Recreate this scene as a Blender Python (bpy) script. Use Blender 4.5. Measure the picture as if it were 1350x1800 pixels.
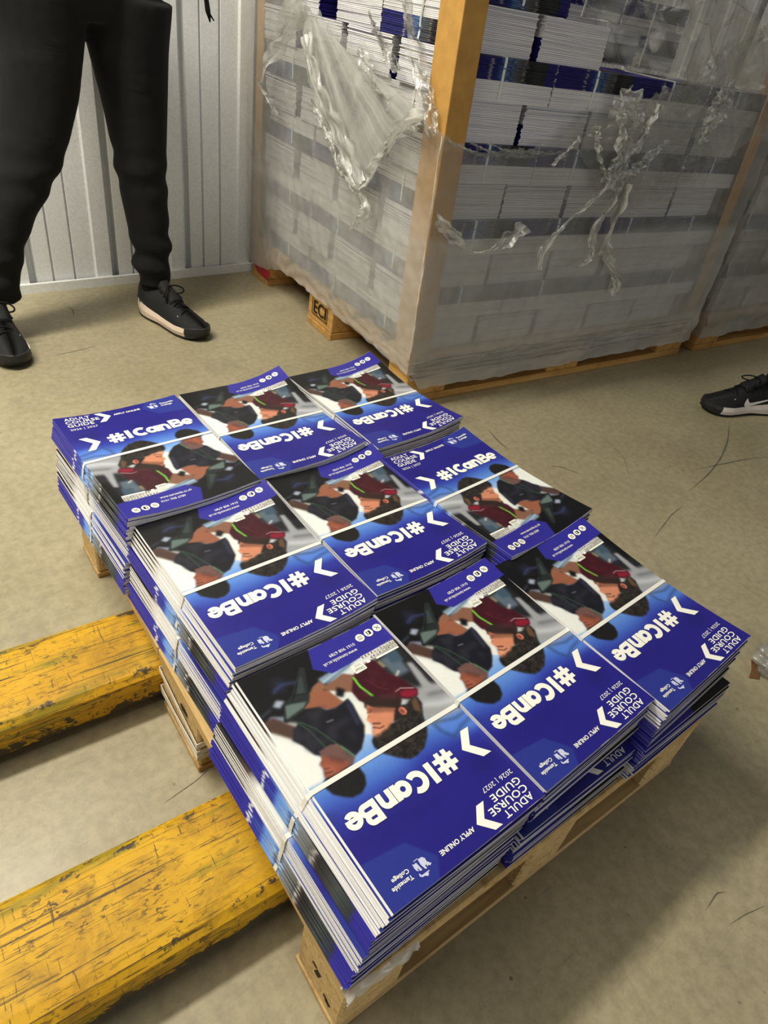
import bpy, math, random
import numpy as np
from mathutils import Vector, Matrix

# ------------------------------------------------------------------ camera, world, lights, exposure
scene = bpy.context.scene
for o in list(bpy.data.objects):
    bpy.data.objects.remove(o)
COL = scene.collection
cam_data = bpy.data.cameras.new('camera')
cam_data.sensor_fit = 'HORIZONTAL'
cam_data.sensor_width = 36.0
cam_data.lens = 1173.11 / 1350.0 * 36.0
cam_data.clip_start = 0.01
cam = bpy.data.objects.new('camera', cam_data)
cam.location = (-0.2346, -0.1370, 0.8935)
cam.rotation_euler = (0.911513, -0.145618, -0.653446)
COL.objects.link(cam)
scene.camera = cam

world = bpy.data.worlds.new('world')
scene.world = world
world.use_nodes = True
world.node_tree.nodes['Background'].inputs[0].default_value = (0.93, 0.96, 1.0, 1)
world.node_tree.nodes['Background'].inputs[1].default_value = 0.06

def area_light(name, loc, target, size, size_y, power, color):
    d = bpy.data.lights.new(name, 'AREA')
    d.shape = 'RECTANGLE'; d.size = size; d.size_y = size_y
    d.energy = power; d.color = color
    o = bpy.data.objects.new(name, d)
    o.location = loc
    o.rotation_euler = (Vector(target) - Vector(loc)).to_track_quat('-Z', 'Y').to_euler()
    COL.objects.link(o)
    return o
# ceiling battens of the warehouse unit: the bright one to the left, dimmer ones behind the camera and to the right
area_light('ceiling_lamp', (-1.45, 0.80, 2.4), (-0.70, 0.85, 0.0), 1.5, 0.22, 33, (1.0, 0.92, 0.75))
area_light('ceiling_lamp', (-0.60, 1.40, 2.5), (-0.60, 1.40, 0.0), 1.5, 0.22, 76, (1.0, 0.95, 0.83))
area_light('ceiling_lamp', (2.9, -1.2, 3.0), (1.9, 0.4, 0.2), 1.3, 0.2, 3, (1.0, 0.92, 0.78))
area_light('camera_side_fill', (-0.6, -3.8, 1.05), (0.4, 1.0, 0.75), 2.6, 1.9, 38, (0.97, 0.97, 0.97))  # added fill behind the camera, lifts the faces turned to it; no doorway built

scene.view_settings.view_transform = 'Standard'
scene.view_settings.look = 'None'
scene.view_settings.gamma = 1.0
scene.view_settings.use_curve_mapping = False
scene.view_settings.exposure = 0.0

# ------------------------------------------------------------------ helpers
rng = np.random.default_rng(7)
random.seed(7)
R = math.radians

def lin(c):
    c = np.asarray(c, float) / 255.0
    return np.where(c <= 0.04045, c / 12.92, ((c + 0.055) / 1.055) ** 2.4)

def rgba(c):
    return tuple(lin(c)) + (1.0,)

class MB:
    """collects verts/faces; col = per-vertex linear colour; mi = per-face material slot"""
    def __init__(s):
        s.v = []; s.f = []; s.m = []; s.c = []
        s.n = 0
    def add(s, verts, faces, mi=0, col=None):
        verts = np.asarray(verts, float).reshape(-1, 3)
        s.v.append(verts)
        n0 = s.n
        s.f.extend([tuple(int(i) + n0 for i in f) for f in faces])
        s.m.extend([mi] * len(faces))
        if col is None: col = np.full((len(verts), 3), 0.8)
        col = np.asarray(col, float)
        if col.ndim == 1: col = np.tile(col, (len(verts), 1))
        s.c.append(col)
        s.n += len(verts)
        return n0
    def box(s, c, size, mi=0, rz=0.0, col=None):
        x, y, z = [q / 2 for q in size]
        p = np.array([(-x,-y,-z),(x,-y,-z),(x,y,-z),(-x,y,-z),(-x,-y,z),(x,-y,z),(x,y,z),(-x,y,z)])
        ca, sa = math.cos(rz), math.sin(rz)
        p = np.c_[p[:,0]*ca - p[:,1]*sa, p[:,0]*sa + p[:,1]*ca, p[:,2]] + np.array(c)
        s.add(p, [(0,3,2,1),(4,5,6,7),(0,1,5,4),(1,2,6,5),(2,3,7,6),(3,0,4,7)], mi, col)
    def grid(s, P, mi=0, col=None, flip=False, closed_u=False):
        """P: (nu,nv,3)"""
        nu, nv = P.shape[:2]
        i, j = np.meshgrid(np.arange(nu if closed_u else nu - 1), np.arange(nv - 1), indexing='ij')
        i = i.ravel(); j = j.ravel(); i2 = (i + 1) % nu
        a = i * nv + j; b = i2 * nv + j; cc = i2 * nv + j + 1; d = i * nv + j + 1
        F = np.stack([a, b, cc, d], 1)
        if flip: F = F[:, ::-1]
        s.add(P.reshape(-1, 3), F, mi, None if col is None else np.asarray(col).reshape(-1, 3))
    def tube(s, pts, r, n=8, mi=0, caps=True, flat=1.0, col=None):
        pts = np.asarray(pts, float); m = len(pts)
        r = np.broadcast_to(np.asarray(r, float), (m,))
        T = np.gradient(pts, axis=0); T /= np.linalg.norm(T, axis=1)[:, None] + 1e-12
        up = np.array([0, 0, 1.0]) if abs(T[0] @ [0, 0, 1]) < 0.9 else np.array([1.0, 0, 0])
        N = np.cross(T[0], up); N /= np.linalg.norm(N)
        a = np.linspace(0, 2 * math.pi, n, endpoint=False)
        rings = []
        for k in range(m):
            N = N - T[k] * (N @ T[k]); N /= np.linalg.norm(N) + 1e-12
            B = np.cross(T[k], N)
            rings.append(pts[k] + r[k] * (np.cos(a)[:, None] * N + flat * np.sin(a)[:, None] * B))
        P = np.array(rings)                     # (m,n,3)
        s.grid(P.transpose(1, 0, 2), mi, closed_u=True, col=None if col is None else np.tile(col, (n * m, 1)))
        if caps:
            s.add(P[0], [tuple(range(n))], mi, col); s.add(P[-1], [tuple(range(n))[::-1]], mi, col)
    def build(s, name, mats, parent=None, smooth=False, colour=False):
        me = bpy.data.meshes.new(name)
        v = np.concatenate(s.v) if s.v else np.zeros((0, 3))
        me.from_pydata(v.tolist(), [], s.f)
        if not isinstance(mats, (list, tuple)): mats = [mats]
        for m in mats: me.materials.append(m)
        if len(mats) > 1: me.polygons.foreach_set('material_index', s.m)
        if smooth: me.polygons.foreach_set('use_smooth', [True] * len(me.polygons))
        if colour:
            a = me.color_attributes.new('col', 'FLOAT_COLOR', 'POINT')
            c = np.concatenate(s.c); a.data.foreach_set('color', np.c_[c, np.ones(len(c))].ravel())
        me.update()
        return link(name, me, parent)

def link(name, me, parent=None):
    o = bpy.data.objects.new(name, me)
    COL.objects.link(o)
    if parent is not None: o.parent = parent
    return o

def tag(o, label, cat, group=None, kind=None):
    o['label'] = label; o['category'] = cat
    if group: o['group'] = group
    if kind: o['kind'] = kind
    return o

def struct(o):
    o['kind'] = 'structure'; return o

def empty(name, loc=(0, 0, 0), rz=0.0):
    o = bpy.data.objects.new(name, None)
    o.empty_display_size = 0.05
    o.location = loc; o.rotation_euler = (0, 0, rz)
    COL.objects.link(o)
    return o

def smoothstep(a, b, x):
    t = np.clip((x - a) / (b - a), 0, 1)
    return t * t * (3 - 2 * t)

# ------------------------------------------------------------------ materials
class Mat:
    def __init__(s, name, rough=0.5, base=None, spec=0.5, metal=0.0):
        s.m = bpy.data.materials.new(name); s.m.use_nodes = True
        s.t = s.m.node_tree; s.b = s.t.nodes['Principled BSDF']
        s.b.inputs['Roughness'].default_value = rough
        s.b.inputs['Metallic'].default_value = metal
        s.b.inputs['Specular IOR Level'].default_value = spec
        if base is not None: s.b.inputs['Base Color'].default_value = rgba(base)
    def n(s, kind, **kw):
        nd = s.t.nodes.new(kind)
        for k, v in kw.items():
            if k in nd.inputs: nd.inputs[k].default_value = v
            else: setattr(nd, k, v)
        return nd
    def l(s, a, b): s.t.links.new(a, b)
    def coord(s, scale=(1, 1, 1), kind='Object', rot=(0, 0, 0)):
        tc = s.n('ShaderNodeTexCoord'); mp = s.n('ShaderNodeMapping')
        mp.inputs['Scale'].default_value = scale; mp.inputs['Rotation'].default_value = rot
        s.l(tc.outputs[kind], mp.inputs['Vector'])
        return mp.outputs['Vector']
    def noise(s, vec, scale, detail=4, rough=0.6, dist=0.0):
        nd = s.n('ShaderNodeTexNoise', Scale=scale, Detail=detail, Roughness=rough, Distortion=dist)
        s.l(vec, nd.inputs['Vector'])
        return nd.outputs['Fac']
    def ramp(s, fac, stops, interp='LINEAR'):
        nd = s.n('ShaderNodeValToRGB'); nd.color_ramp.interpolation = interp
        e = nd.color_ramp.elements
        while len(e) < len(stops): e.new(0.5)
        for el, (p, c) in zip(e, stops):
            el.position = p
            el.color = rgba(c) if np.ndim(c) else (c, c, c, 1)
        s.l(fac, nd.inputs['Fac'])
        return nd.outputs['Color']
    def mix(s, fac, a, b, mode='MIX'):
        nd = s.n('ShaderNodeMix', data_type='RGBA', blend_type=mode)
        for sock, val in ((nd.inputs['Factor'], fac), (nd.inputs['A'], a), (nd.inputs['B'], b)):
            if isinstance(val, bpy.types.NodeSocket): s.l(val, sock)
            elif np.ndim(val): sock.default_value = rgba(val)
            elif sock.type == 'RGBA': sock.default_value = (val, val, val, 1)
            else: sock.default_value = val
        return nd.outputs['Result']
    def bump(s, h, strength=0.3, dist=0.002):
        nd = s.n('ShaderNodeBump', Strength=strength, Distance=dist)
        s.l(h, nd.inputs['Height']); s.l(nd.outputs['Normal'], s.b.inputs['Normal'])
    def base(s, sock): s.l(sock, s.b.inputs['Base Color'])

def mat_floor():
    m = Mat('polished_concrete', 0.42, spec=0.35)
    v = m.coord()
    big = m.noise(v, 1.3, 5, 0.62)
    c = m.ramp(big, [(0.30, (151, 143, 120)), (0.52, (168, 160, 136)), (0.72, (182, 174, 150))])
    fine = m.noise(v, 60, 6, 0.7)
    c = m.mix(0.55, c, m.ramp(fine, [(0.35, (104, 98, 84)), (0.6, (176, 170, 152))]), 'SOFT_LIGHT')
    c = m.mix(m.ramp(m.noise(v, 95, 4, 0.7, 1.0), [(0.60, 0.0), (0.70, 0.35)]), c, (108, 102, 88))
    # grey wear patches
    patch = m.noise(v, 5.5, 6, 0.7, 0.6)
    c = m.mix(m.ramp(patch, [(0.56, 0.0), (0.74, 0.5)]), c, (116, 112, 98))
    # dark specks and pits
    vo = m.n('ShaderNodeTexVoronoi', Scale=26.0); m.l(v, vo.inputs['Vector'])
    sp = m.ramp(vo.outputs['Distance'], [(0.0, 1.0), (0.045, 0.9), (0.075, 0.0)])
    gate = m.ramp(m.noise(v, 7.0, 3), [(0.48, 0.0), (0.60, 0.7)])
    c = m.mix(m.mix(1.0, sp, gate, 'MULTIPLY'), c, (70, 66, 56))
    # fine trowel scratches, two directions
    for rot, k in ((0.5, 0.16), (-0.7, 0.13)):
        sc = m.noise(m.coord((2.0, 46, 1), rot=(0, 0, rot)), 3.0, 5, 0.75, 0.4)
        c = m.mix(m.ramp(sc, [(0.62, 0.0), (0.69, k * 2.2)]), c, (112, 106, 90))
    m.base(c)
    rr = m.ramp(m.noise(v, 4.0, 4), [(0.3, 0.30), (0.7, 0.52)])
    m.l(rr, m.b.inputs['Roughness'])
    m.bump(fine, 0.05, 0.001)
    return m.m

def mat_wall():
    m = Mat('galvanised_sheet', 0.5, spec=0.45)
    v = m.coord((1, 1, 0.35))
    n1 = m.noise(v, 9, 4); n2 = m.noise(m.coord((1, 1, 1)), 160, 2)
    c = m.ramp(n1, [(0.3, (230, 232, 230)), (0.7, (242, 243, 241))])
    c = m.mix(0.25, c, m.ramp(n2, [(0.3, (166, 169, 170)), (0.7, (242, 243, 241))]))
    m.base(c)
    m.bump(n2, 0.06, 0.0006)
    return m.m

def mat_wood(name, a, b, dark, grain=(3, 60, 60), chip=False):
    m = Mat(name, 0.72, spec=0.25)
    if chip:
        v = m.coord((1, 1, 1))
        n1 = m.noise(v, 95, 3, 0.7, 1.2)
        c = m.ramp(n1, [(0.28, dark), (0.46, a), (0.7, b)])
        n2 = m.noise(v, 11, 3)
        c = m.mix(m.ramp(n2, [(0.45, 0.0), (0.8, 0.35)]), c, dark)
        m.base(c); m.bump(n1, 0.35, 0.002)
    else:
        v = m.coord(grain)
        n1 = m.noise(v, 1.0, 5, 0.65, 0.7)
        c = m.ramp(n1, [(0.25, dark), (0.45, a), (0.72, b)])
        n2 = m.noise(m.coord((1, 1, 1)), 14, 4)
        c = m.mix(m.ramp(n2, [(0.5, 0.0), (0.78, 0.5)]), c, dark)
        m.base(c); m.bump(n1, 0.2, 0.001)
    return m.m

def mat_fork():
    m = Mat('worn_yellow_paint', 0.58, spec=0.3)
    v = m.coord()
    tone = m.noise(v, 9, 4)
    c = m.ramp(tone, [(0.3, (186, 138, 14)), (0.7, (212, 166, 24))])
    # rubbed grime
    c = m.mix(m.ramp(m.noise(v, 11, 6, 0.72, 0.5), [(0.50, 0.0), (0.70, 0.62)]), c, (112, 80, 24))
    # green smears low down on the flank
    g = m.ramp(m.noise(m.coord((3, 14, 40)), 1.6, 4), [(0.56, 0.0), (0.66, 0.6)])
    c = m.mix(g, c, (92, 104, 30))
    # long scratches, two directions, and short chips
    for sc, rot, lo, k in (((2.0, 120, 120), 0.05, 0.615, 0.9), ((4.0, 190, 120), -0.04, 0.62, 0.75), ((14, 240, 90), 0.9, 0.635, 0.8), ((14, 260, 90), -0.55, 0.63, 0.8), ((220, 18, 60), 0.25, 0.64, 0.8), ((12, 220, 90), 0.35, 0.635, 0.75)):
        n = m.noise(m.coord(sc, rot=(0, 0, rot)), 1.5, 4, 0.62, 0.5)
        c = m.mix(m.ramp(n, [(lo, 0.0), (lo + 0.025, k)]), c, (72, 56, 24))
    ch = m.noise(m.coord((0.55, 1, 1), rot=(0, 0, 0.2)), 150, 4, 0.65, 0.6)
    cm = m.mix(1.0, m.ramp(ch, [(0.57, 0.0), (0.60, 1.0)]), m.ramp(m.noise(v, 16, 4), [(0.40, 0.0), (0.62, 0.9)]), 'MULTIPLY')
    c = m.mix(cm, c, (66, 52, 28))
    # paint worn to bare metal along the lower edge
    at = m.n('ShaderNodeAttribute', attribute_name='col')
    edge = m.noise(v, 24, 5, 0.7)
    ad = m.n('ShaderNodeMath', operation='MULTIPLY'); m.l(at.outputs['Fac'], ad.inputs[0]); m.l(edge, ad.inputs[1])
    wm = m.ramp(ad.outputs[0], [(0.40, 0.0), (0.43, 1.0)])
    c = m.mix(wm, c, (70, 60, 42))
    m.base(c)
    m.bump(m.noise(v, 50, 5, 0.7), 0.22, 0.0012)
    return m.m

def mat_print(name, rough):
    m = Mat(name, rough, spec=0.32)
    at = m.n('ShaderNodeAttribute', attribute_name='col')
    m.base(at.outputs['Color'])
    m.b.inputs['Coat Weight'].default_value = 0.10
    m.b.inputs['Coat Roughness'].default_value = 0.22
    return m.m

def mat_pages():
    m = Mat('page_edges', 0.75, spec=0.2)
    v = m.coord((1.2, 1.2, 1500))
    n1 = m.noise(v, 1.0, 2, 0.5)
    c = m.ramp(n1, [(0.36, (176, 172, 176)), (0.5, (232, 230, 230)), (0.7, (244, 243, 241))])
    tint = m.noise(m.coord((4, 4, 300)), 1.0, 3)
    c = m.mix(m.ramp(tint, [(0.55, 0.0), (0.75, 0.25)]), c, (198, 188, 190))
    m.base(c)
    return m.m

def mat_film(name, haze, gloss, tint=(220, 220, 214), streak=(1.5, 1.5, 9.0), rough=0.22):
    """stretch film: clear sheet with milky layers (attribute 'col'.r sets how many layers lie there)"""
    m = Mat(name, 0.3)
    t = m.t; out = t.nodes['Material Output']
    tr = m.n('ShaderNodeBsdfTransparent'); tr.inputs['Color'].default_value = (0.86, 0.86, 0.85, 1)
    df = m.n('ShaderNodeBsdfDiffuse'); df.inputs['Color'].default_value = rgba(tint)
    tl = m.n('ShaderNodeBsdfTranslucent'); tl.inputs['Color'].default_value = rgba(tint)
    gl = m.n('ShaderNodeBsdfGlossy'); gl.inputs['Color'].default_value = (0.9, 0.9, 0.88, 1); gl.inputs['Roughness'].default_value = rough
    at = m.n('ShaderNodeAttribute', attribute_name='col')
    sv = m.coord((24, 24, 0.8)); n1 = m.noise(sv, 1.0, 3, 0.5, 0.2)
    sh = m.coord((1.0, 1.0, 16), rot=(0.0, 0.06, 0.0)); n2 = m.noise(sh, 1.0, 4, 0.6, 0.3)
    s1 = m.ramp(n1, [(0.3, 0.88), (0.75, 1.0)]); s2 = m.ramp(n2, [(0.3, 0.90), (0.75, 1.0)])
    f = m.mix(1.0, s1, s2, 'MULTIPLY'); f = m.mix(1.0, f, at.outputs['Color'], 'MULTIPLY')
    f2 = m.n('ShaderNodeMath', operation='MULTIPLY', use_clamp=True); m.l(f, f2.inputs[0]); f2.inputs[1].default_value = haze
    h = m.n('ShaderNodeMixShader'); h.inputs['Fac'].default_value = 0.25
    m.l(df.outputs[0], h.inputs[1]); m.l(tl.outputs[0], h.inputs[2])
    a = m.n('ShaderNodeMixShader'); m.l(f2.outputs[0], a.inputs['Fac']); m.l(tr.outputs[0], a.inputs[1]); m.l(h.outputs[0], a.inputs[2])
    fr = m.n('ShaderNodeLayerWeight', Blend=0.25)
    gm = m.n('ShaderNodeMath', operation='MULTIPLY_ADD'); m.l(fr.outputs['Fresnel'], gm.inputs[0]); gm.inputs[1].default_value = gloss * 1.5; gm.inputs[2].default_value = gloss * 0.5
    b = m.n('ShaderNodeMixShader'); m.l(gm.outputs[0], b.inputs['Fac']); m.l(a.outputs[0], b.inputs[1]); m.l(gl.outputs[0], b.inputs[2])
    bu = m.n('ShaderNodeBump', Strength=0.2, Distance=0.003); m.l(n1, bu.inputs['Height'])
    m.l(bu.outputs['Normal'], gl.inputs['Normal'])
    m.l(b.outputs[0], out.inputs['Surface'])
    return m.m

def mat_plain(name, c, rough=0.6, spec=0.4, nscale=0, amp=0.12, metal=0.0, bump=0.0):
    m = Mat(name, rough, c, spec, metal)
    if nscale:
        v = m.coord(); n1 = m.noise(v, nscale, 4)
        lo = tuple(int(q * (1 - amp)) for q in c); hi = tuple(min(255, int(q * (1 + amp))) for q in c)
        m.base(m.ramp(n1, [(0.3, lo), (0.7, hi)]))
        if bump: m.bump(n1, bump, 0.002)
    return m.m

def mat_cloth():
    m = Mat('black_jersey', 0.9, spec=0.15)
    v = m.coord()
    n1 = m.noise(v, 7, 4); n2 = m.noise(v, 900, 2)
    c = m.ramp(n1, [(0.3, (20, 20, 21)), (0.7, (30, 29, 29))])
    m.base(c)
    m.b.inputs['Sheen Weight'].default_value = 0.03
    folds = m.noise(m.coord((5, 5, 9)), 1.0, 3, 0.5, 0.8)
    hh = m.n('ShaderNodeMath', operation='MULTIPLY_ADD'); m.l(n2, hh.inputs[0]); hh.inputs[1].default_value = 0.03; m.l(folds, hh.inputs[2])
    m.bump(hh.outputs[0], 0.5, 0.012)
    return m.m

M = {}
M['floor'] = mat_floor(); M['wall'] = mat_wall()
M['chip'] = mat_wood('chipboard', (196, 166, 112), (222, 194, 140), (150, 118, 70), chip=True)
M['ply'] = mat_wood('plywood', (190, 158, 104), (214, 184, 128), (142, 108, 62), grain=(60, 4, 60))
M['plyx'] = mat_wood('plywood_cross', (186, 154, 102), (210, 180, 126), (140, 108, 64), grain=(4, 60, 60))
M['pine'] = mat_wood('pine_board', (196, 150, 84), (214, 172, 106), (140, 98, 46), grain=(60, 3, 60))
M['pinex'] = mat_wood('pine_board_cross', (190, 144, 80), (208, 166, 102), (132, 92, 44), grain=(3, 60, 60))
M['fork'] = mat_fork()
M['print'] = mat_print('printed_cover', 0.32); M['pages'] = mat_pages()
M['ink'] = mat_print('lettering_print', 0.4)
M['strap'] = mat_plain('white_strapping', (226, 226, 218), 0.4, 0.5)
M['tape'] = mat_plain('white_tape', (226, 220, 206), 0.6, 0.4, 60, 0.05)
M['card'] = mat_plain('brown_cardboard', (186, 142, 74), 0.7, 0.25, 30, 0.06)
M['film'] = mat_film('stretch_film', 0.50, 0.07)
M['film2'] = mat_film('loose_film', 0.30, 0.12, rough=0.24)
M['strand'] = mat_film('twisted_film', 0.62, 0.12, tint=(238, 238, 232), rough=0.26)
M['cloth'] = mat_cloth()
M['upper'] = mat_plain('black_shoe_mesh', (28, 28, 29), 0.75, 0.3, 400, 0.35, bump=0.25)
M['toecap'] = mat_plain('black_shoe_overlay', (36, 36, 38), 0.5, 0.4)
M['sole'] = mat_plain('off_white_foam', (224, 206, 188), 0.6, 0.35, 12, 0.05)
M['solew'] = mat_plain('white_foam', (222, 212, 204), 0.6, 0.35, 12, 0.05)
M['outsole'] = mat_plain('black_rubber', (22, 22, 23), 0.7, 0.3)
M['lace'] = mat_plain('black_lace', (16, 16, 17), 0.85, 0.2)
M['mark'] = mat_plain('white_mark', (226, 222, 218), 0.5, 0.4)
M['sock'] = mat_plain('black_sock', (20, 20, 21), 0.9, 0.15)
M['scuff'] = mat_plain('tyre_scuff', (104, 99, 84), 0.7, 0.2)
M['red'] = mat_plain('red_plastic', (170, 34, 40), 0.45, 0.4)
M['stencil'] = mat_plain('stencil_ink', (44, 34, 22), 0.8, 0.2)
M['steel'] = mat_plain('dark_steel', (58, 54, 48), 0.5, 0.5, metal=0.6)
M['brownpaper'] = mat_plain('torn_brown_card', (110, 78, 48), 0.8, 0.2)
# ------------------------------------------------------------------ the printed cover (all in millimetres: u from the spine, v from the head)
CW, CH = 210.0, 297.0
AS = 0.5
AU, AV = np.meshgrid(np.arange(0, CW + AS / 2, AS), np.arange(0, CH + AS / 2, AS), indexing='ij')

def blur(a, r):
    n = int(round(r / AS))
    if n < 1: return a
    for _ in range(2):
        for ax in (0, 1):
            p = np.pad(a, [(n + 1, n) if k == ax else (0, 0) for k in range(2)], mode='edge')
            cs = np.cumsum(p, axis=ax)
            hi = np.take(cs, np.arange(2 * n + 1, cs.shape[ax]), axis=ax)
            lo = np.take(cs, np.arange(0, cs.shape[ax] - 2 * n - 1), axis=ax)
            a = (hi - lo) / (2 * n + 1)
    return a

def inside(poly):
    p = np.asarray(poly, float); q = np.roll(p, -1, 0)
    r = np.zeros(AU.shape, bool)
    for (x1, y1), (x2, y2) in zip(p, q):
        if y1 == y2: continue
        c = ((AV >= min(y1, y2)) & (AV < max(y1, y2)))
        xi = x1 + (AV - y1) * (x2 - x1) / (y2 - y1)
        r ^= c & (AU < xi)
    return r.astype(float)

def seg_mask(path, w):
    d = np.full(AU.shape, 1e9)
    for (x1, y1), (x2, y2) in zip(path[:-1], path[1:]):
        dx, dy = x2 - x1, y2 - y1
        t = np.clip(((AU - x1) * dx + (AV - y1) * dy) / (dx * dx + dy * dy + 1e-9), 0, 1)
        d = np.minimum(d, np.hypot(AU - x1 - t * dx, AV - y1 - t * dy))
    return (d < w / 2).astype(float)

def val_noise(scale, seed):
    g = np.random.default_rng(seed)
    n = g.random((int(CW / scale) + 3, int(CH / scale) + 3))
    x = AU / scale; y = AV / scale
    i = x.astype(int); j = y.astype(int); fx = x - i; fy = y - j
    fx = fx * fx * (3 - 2 * fx); fy = fy * fy * (3 - 2 * fy)
    return (n[i, j] * (1 - fx) + n[i + 1, j] * fx) * (1 - fy) + (n[i, j + 1] * (1 - fx) + n[i + 1, j + 1] * fx) * fy

def paint_cover():
    A = np.zeros(AU.shape + (3,))
    def flat(c): return np.array(c, float)
    # sky-blue to royal-blue vertical wash
    stops = [(0, (37, 33, 122)), (78, (38, 34, 126)), (98, (44, 52, 150)), (118, (66, 100, 188)), (140, (98, 144, 214)), (160, (170, 196, 226)), (180, (216, 220, 218)), (297, (200, 204, 204))]
    vs = [s[0] for s in stops]
    wob = (val_noise(40, 3) - 0.5) * 16
    for k in range(3):
        A[..., k] = np.interp(AV + wob, vs, [s[1][k] for s in stops])
    def lay(mask, c, soft=0.6, op=1.0):
        nonlocal A
        mk = (blur(mask, soft) * op)[..., None]
        A = A * (1 - mk) + np.asarray(c, float) * mk
    def poly(p, c, soft=0.6, op=1.0): lay(inside(p), c, soft, op)
    def line(p, w, c, soft=0.5, op=1.0): lay(seg_mask(p, w), c, soft, op)
    def disc(x, y, rx, ry, c, soft=0.6, op=1.0): lay((((AU - x) / rx) ** 2 + ((AV - y) / ry) ** 2 < 1).astype(float), c, soft, op)
    # workshop behind, spine side: grey walling, cabinets, dark gaps
    poly([(-5, 124), (40, 128), (58, 140), (60, 180), (50, 215), (-5, 215)], (150, 152, 156), 6)
    poly([(-5, 104), (30, 104), (50, 122), (40, 132), (-5, 128)], (82, 122, 206), 5)
    line([(-4, 117), (22, 113), (38, 106), (46, 119), (48, 134)], 3.2, (42, 66, 112), 2.0, 0.85)
    line([(-4, 126), (20, 124), (44, 132)], 2.4, (52, 70, 92), 1.6, 0.8)
    line([(-4, 142), (24, 150), (40, 158)], 7, (196, 200, 206), 3, 0.8)
    line([(-4, 156), (26, 166)], 5, (96, 98, 104), 2.5, 0.8)
    poly([(-5, 172), (34, 182), (52, 214), (56, 240), (-5, 262)], (34, 34, 38), 3)
    poly([(-5, 196), (12, 200), (12, 262), (-5, 262)], (18, 18, 20), 2)
    poly([(14, 171), (27, 170), (20, 217), (13, 214)], (150, 152, 156), 1.4)
    poly([(24, 205), (44, 206), (46, 238), (22, 240)], (84, 98, 112), 2)
    poly([(20, 222), (36, 226), (34, 244), (18, 246)], (60, 80, 96), 1.5)
    line([(36, 212), (46, 206), (48, 200)], 3, (180, 182, 180), 1)
    poly([(44, 226), (52, 226), (54, 236), (46, 238)], (120, 116, 96), 1.2)
    # black machinery across the tail of the page
    poly([(215, 232), (196, 226), (176, 212), (150, 214), (120, 236), (96, 256), (60, 262), (-5, 256), (-5, 300), (215, 300)], (18, 18, 21), 2.5)
    poly([(168, 256), (182, 262), (176, 280), (160, 276)], (30, 32, 48), 4)
    line([(150, 262), (168, 268), (182, 262)], 3, (64, 76, 130), 2, 0.8)
    line([(196, 244), (210, 240)], 3, (60, 66, 84), 1.5, 0.8)
    poly([(176, 246), (186, 240), (192, 246), (184, 252)], (150, 160, 178), 1.5)
    poly([(190, 222), (206, 232), (200, 236), (186, 228)], (120, 128, 148), 1.5)
    # white wall between and beside the men
    poly([(215, 214), (202, 203), (189, 182), (179, 164), (185, 159), (188, 145), (193, 140), (215, 142)], (224, 226, 222), 2.2)
    poly([(110, 206), (98, 192), (109, 174), (116, 158), (124, 164), (118, 182)], (222, 222, 214), 1.2)
    # second man's far arm, tablet, hand
    poly([(212, 232), (199, 234), (182, 210), (193, 198), (212, 221)], (74, 54, 48), 1.6)
    poly([(131, 276), (149, 236), (153, 226), (189, 220), (191, 223), (179, 242), (164, 250), (136, 279)], (34, 40, 41), 0.7)
    poly([(179, 240), (172, 239), (155, 233), (162, 228), (187, 224)], (92, 108, 104), 0.8)
    poly([(140, 268), (150, 244), (160, 246), (150, 262)], (52, 62, 62), 1.2)
    line([(149, 262), (170, 240)], 1.2, (14, 16, 16), 0.5); line([(152, 244), (172, 250)], 1.2, (14, 16, 16), 0.5)
    # man in maroon: arm, papers, shirt
    poly([(130, 240), (98, 246), (84, 234), (101, 216), (110, 221), (127, 235)], (126, 88, 70), 1.0)
    poly([(127, 243), (127, 253), (77, 258), (75, 252), (87, 247), (113, 242)], (128, 150, 170), 1.6)
    line([(78, 256), (124, 246)], 1.2, (196, 208, 216), 0.6, 0.8); line([(82, 251), (120, 243)], 1.2, (84, 104, 124), 0.6, 0.8)
    poly([(147, 240), (138, 247), (127, 250), (124, 240), (137, 231), (146, 234)], (136, 92, 72), 0.9)
    poly([(145, 241), (126, 235), (119, 211), (134, 208), (143, 213), (147, 219), (163, 226), (153, 231)], (142, 88, 66), 1.2)
    poly([(98, 195), (103, 203), (103, 217), (87, 236), (66, 243), (52, 243), (50, 228), (49, 215), (40, 203), (33, 179), (38, 172), (44, 171), (51, 173), (63, 182), (81, 194)], (60, 21, 30), 0.9)
    poly([(70, 210), (90, 205), (100, 212), (86, 232), (66, 238)], (58, 20, 30), 3)
    line([(63, 196), (72, 206), (78, 222)], 1.0, (110, 46, 56), 0.5, 0.7)
    poly([(54, 187), (48, 187), (34, 179), (38, 174), (46, 173), (57, 181)], (126, 28, 48), 0.9)
    line([(36, 183), (50, 191), (58, 190)], 1.2, (224, 196, 196), 0.5, 0.9)
    line([(89, 233), (90, 219), (84, 195)], 3.0, (104, 190, 62), 0.6)
    # his head: hair, beard, face, ear
    hair = [(116, 156), (121, 152), (124, 144), (120, 133), (109, 120), (99, 112), (88, 112), (77, 114), (64, 124), (56, 134), (51, 147), (42, 160), (40, 170), (46, 174), (56, 170), (64, 170), (72, 158), (82, 158), (91, 158), (98, 156), (107, 155)]
    poly(hair, (36, 33, 32), 1.0)
    poly([(99, 198), (103, 191), (97, 184), (88, 180), (78, 172), (66, 170), (58, 178), (62, 188), (78, 197), (92, 202)], (46, 34, 32), 1.2)
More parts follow.
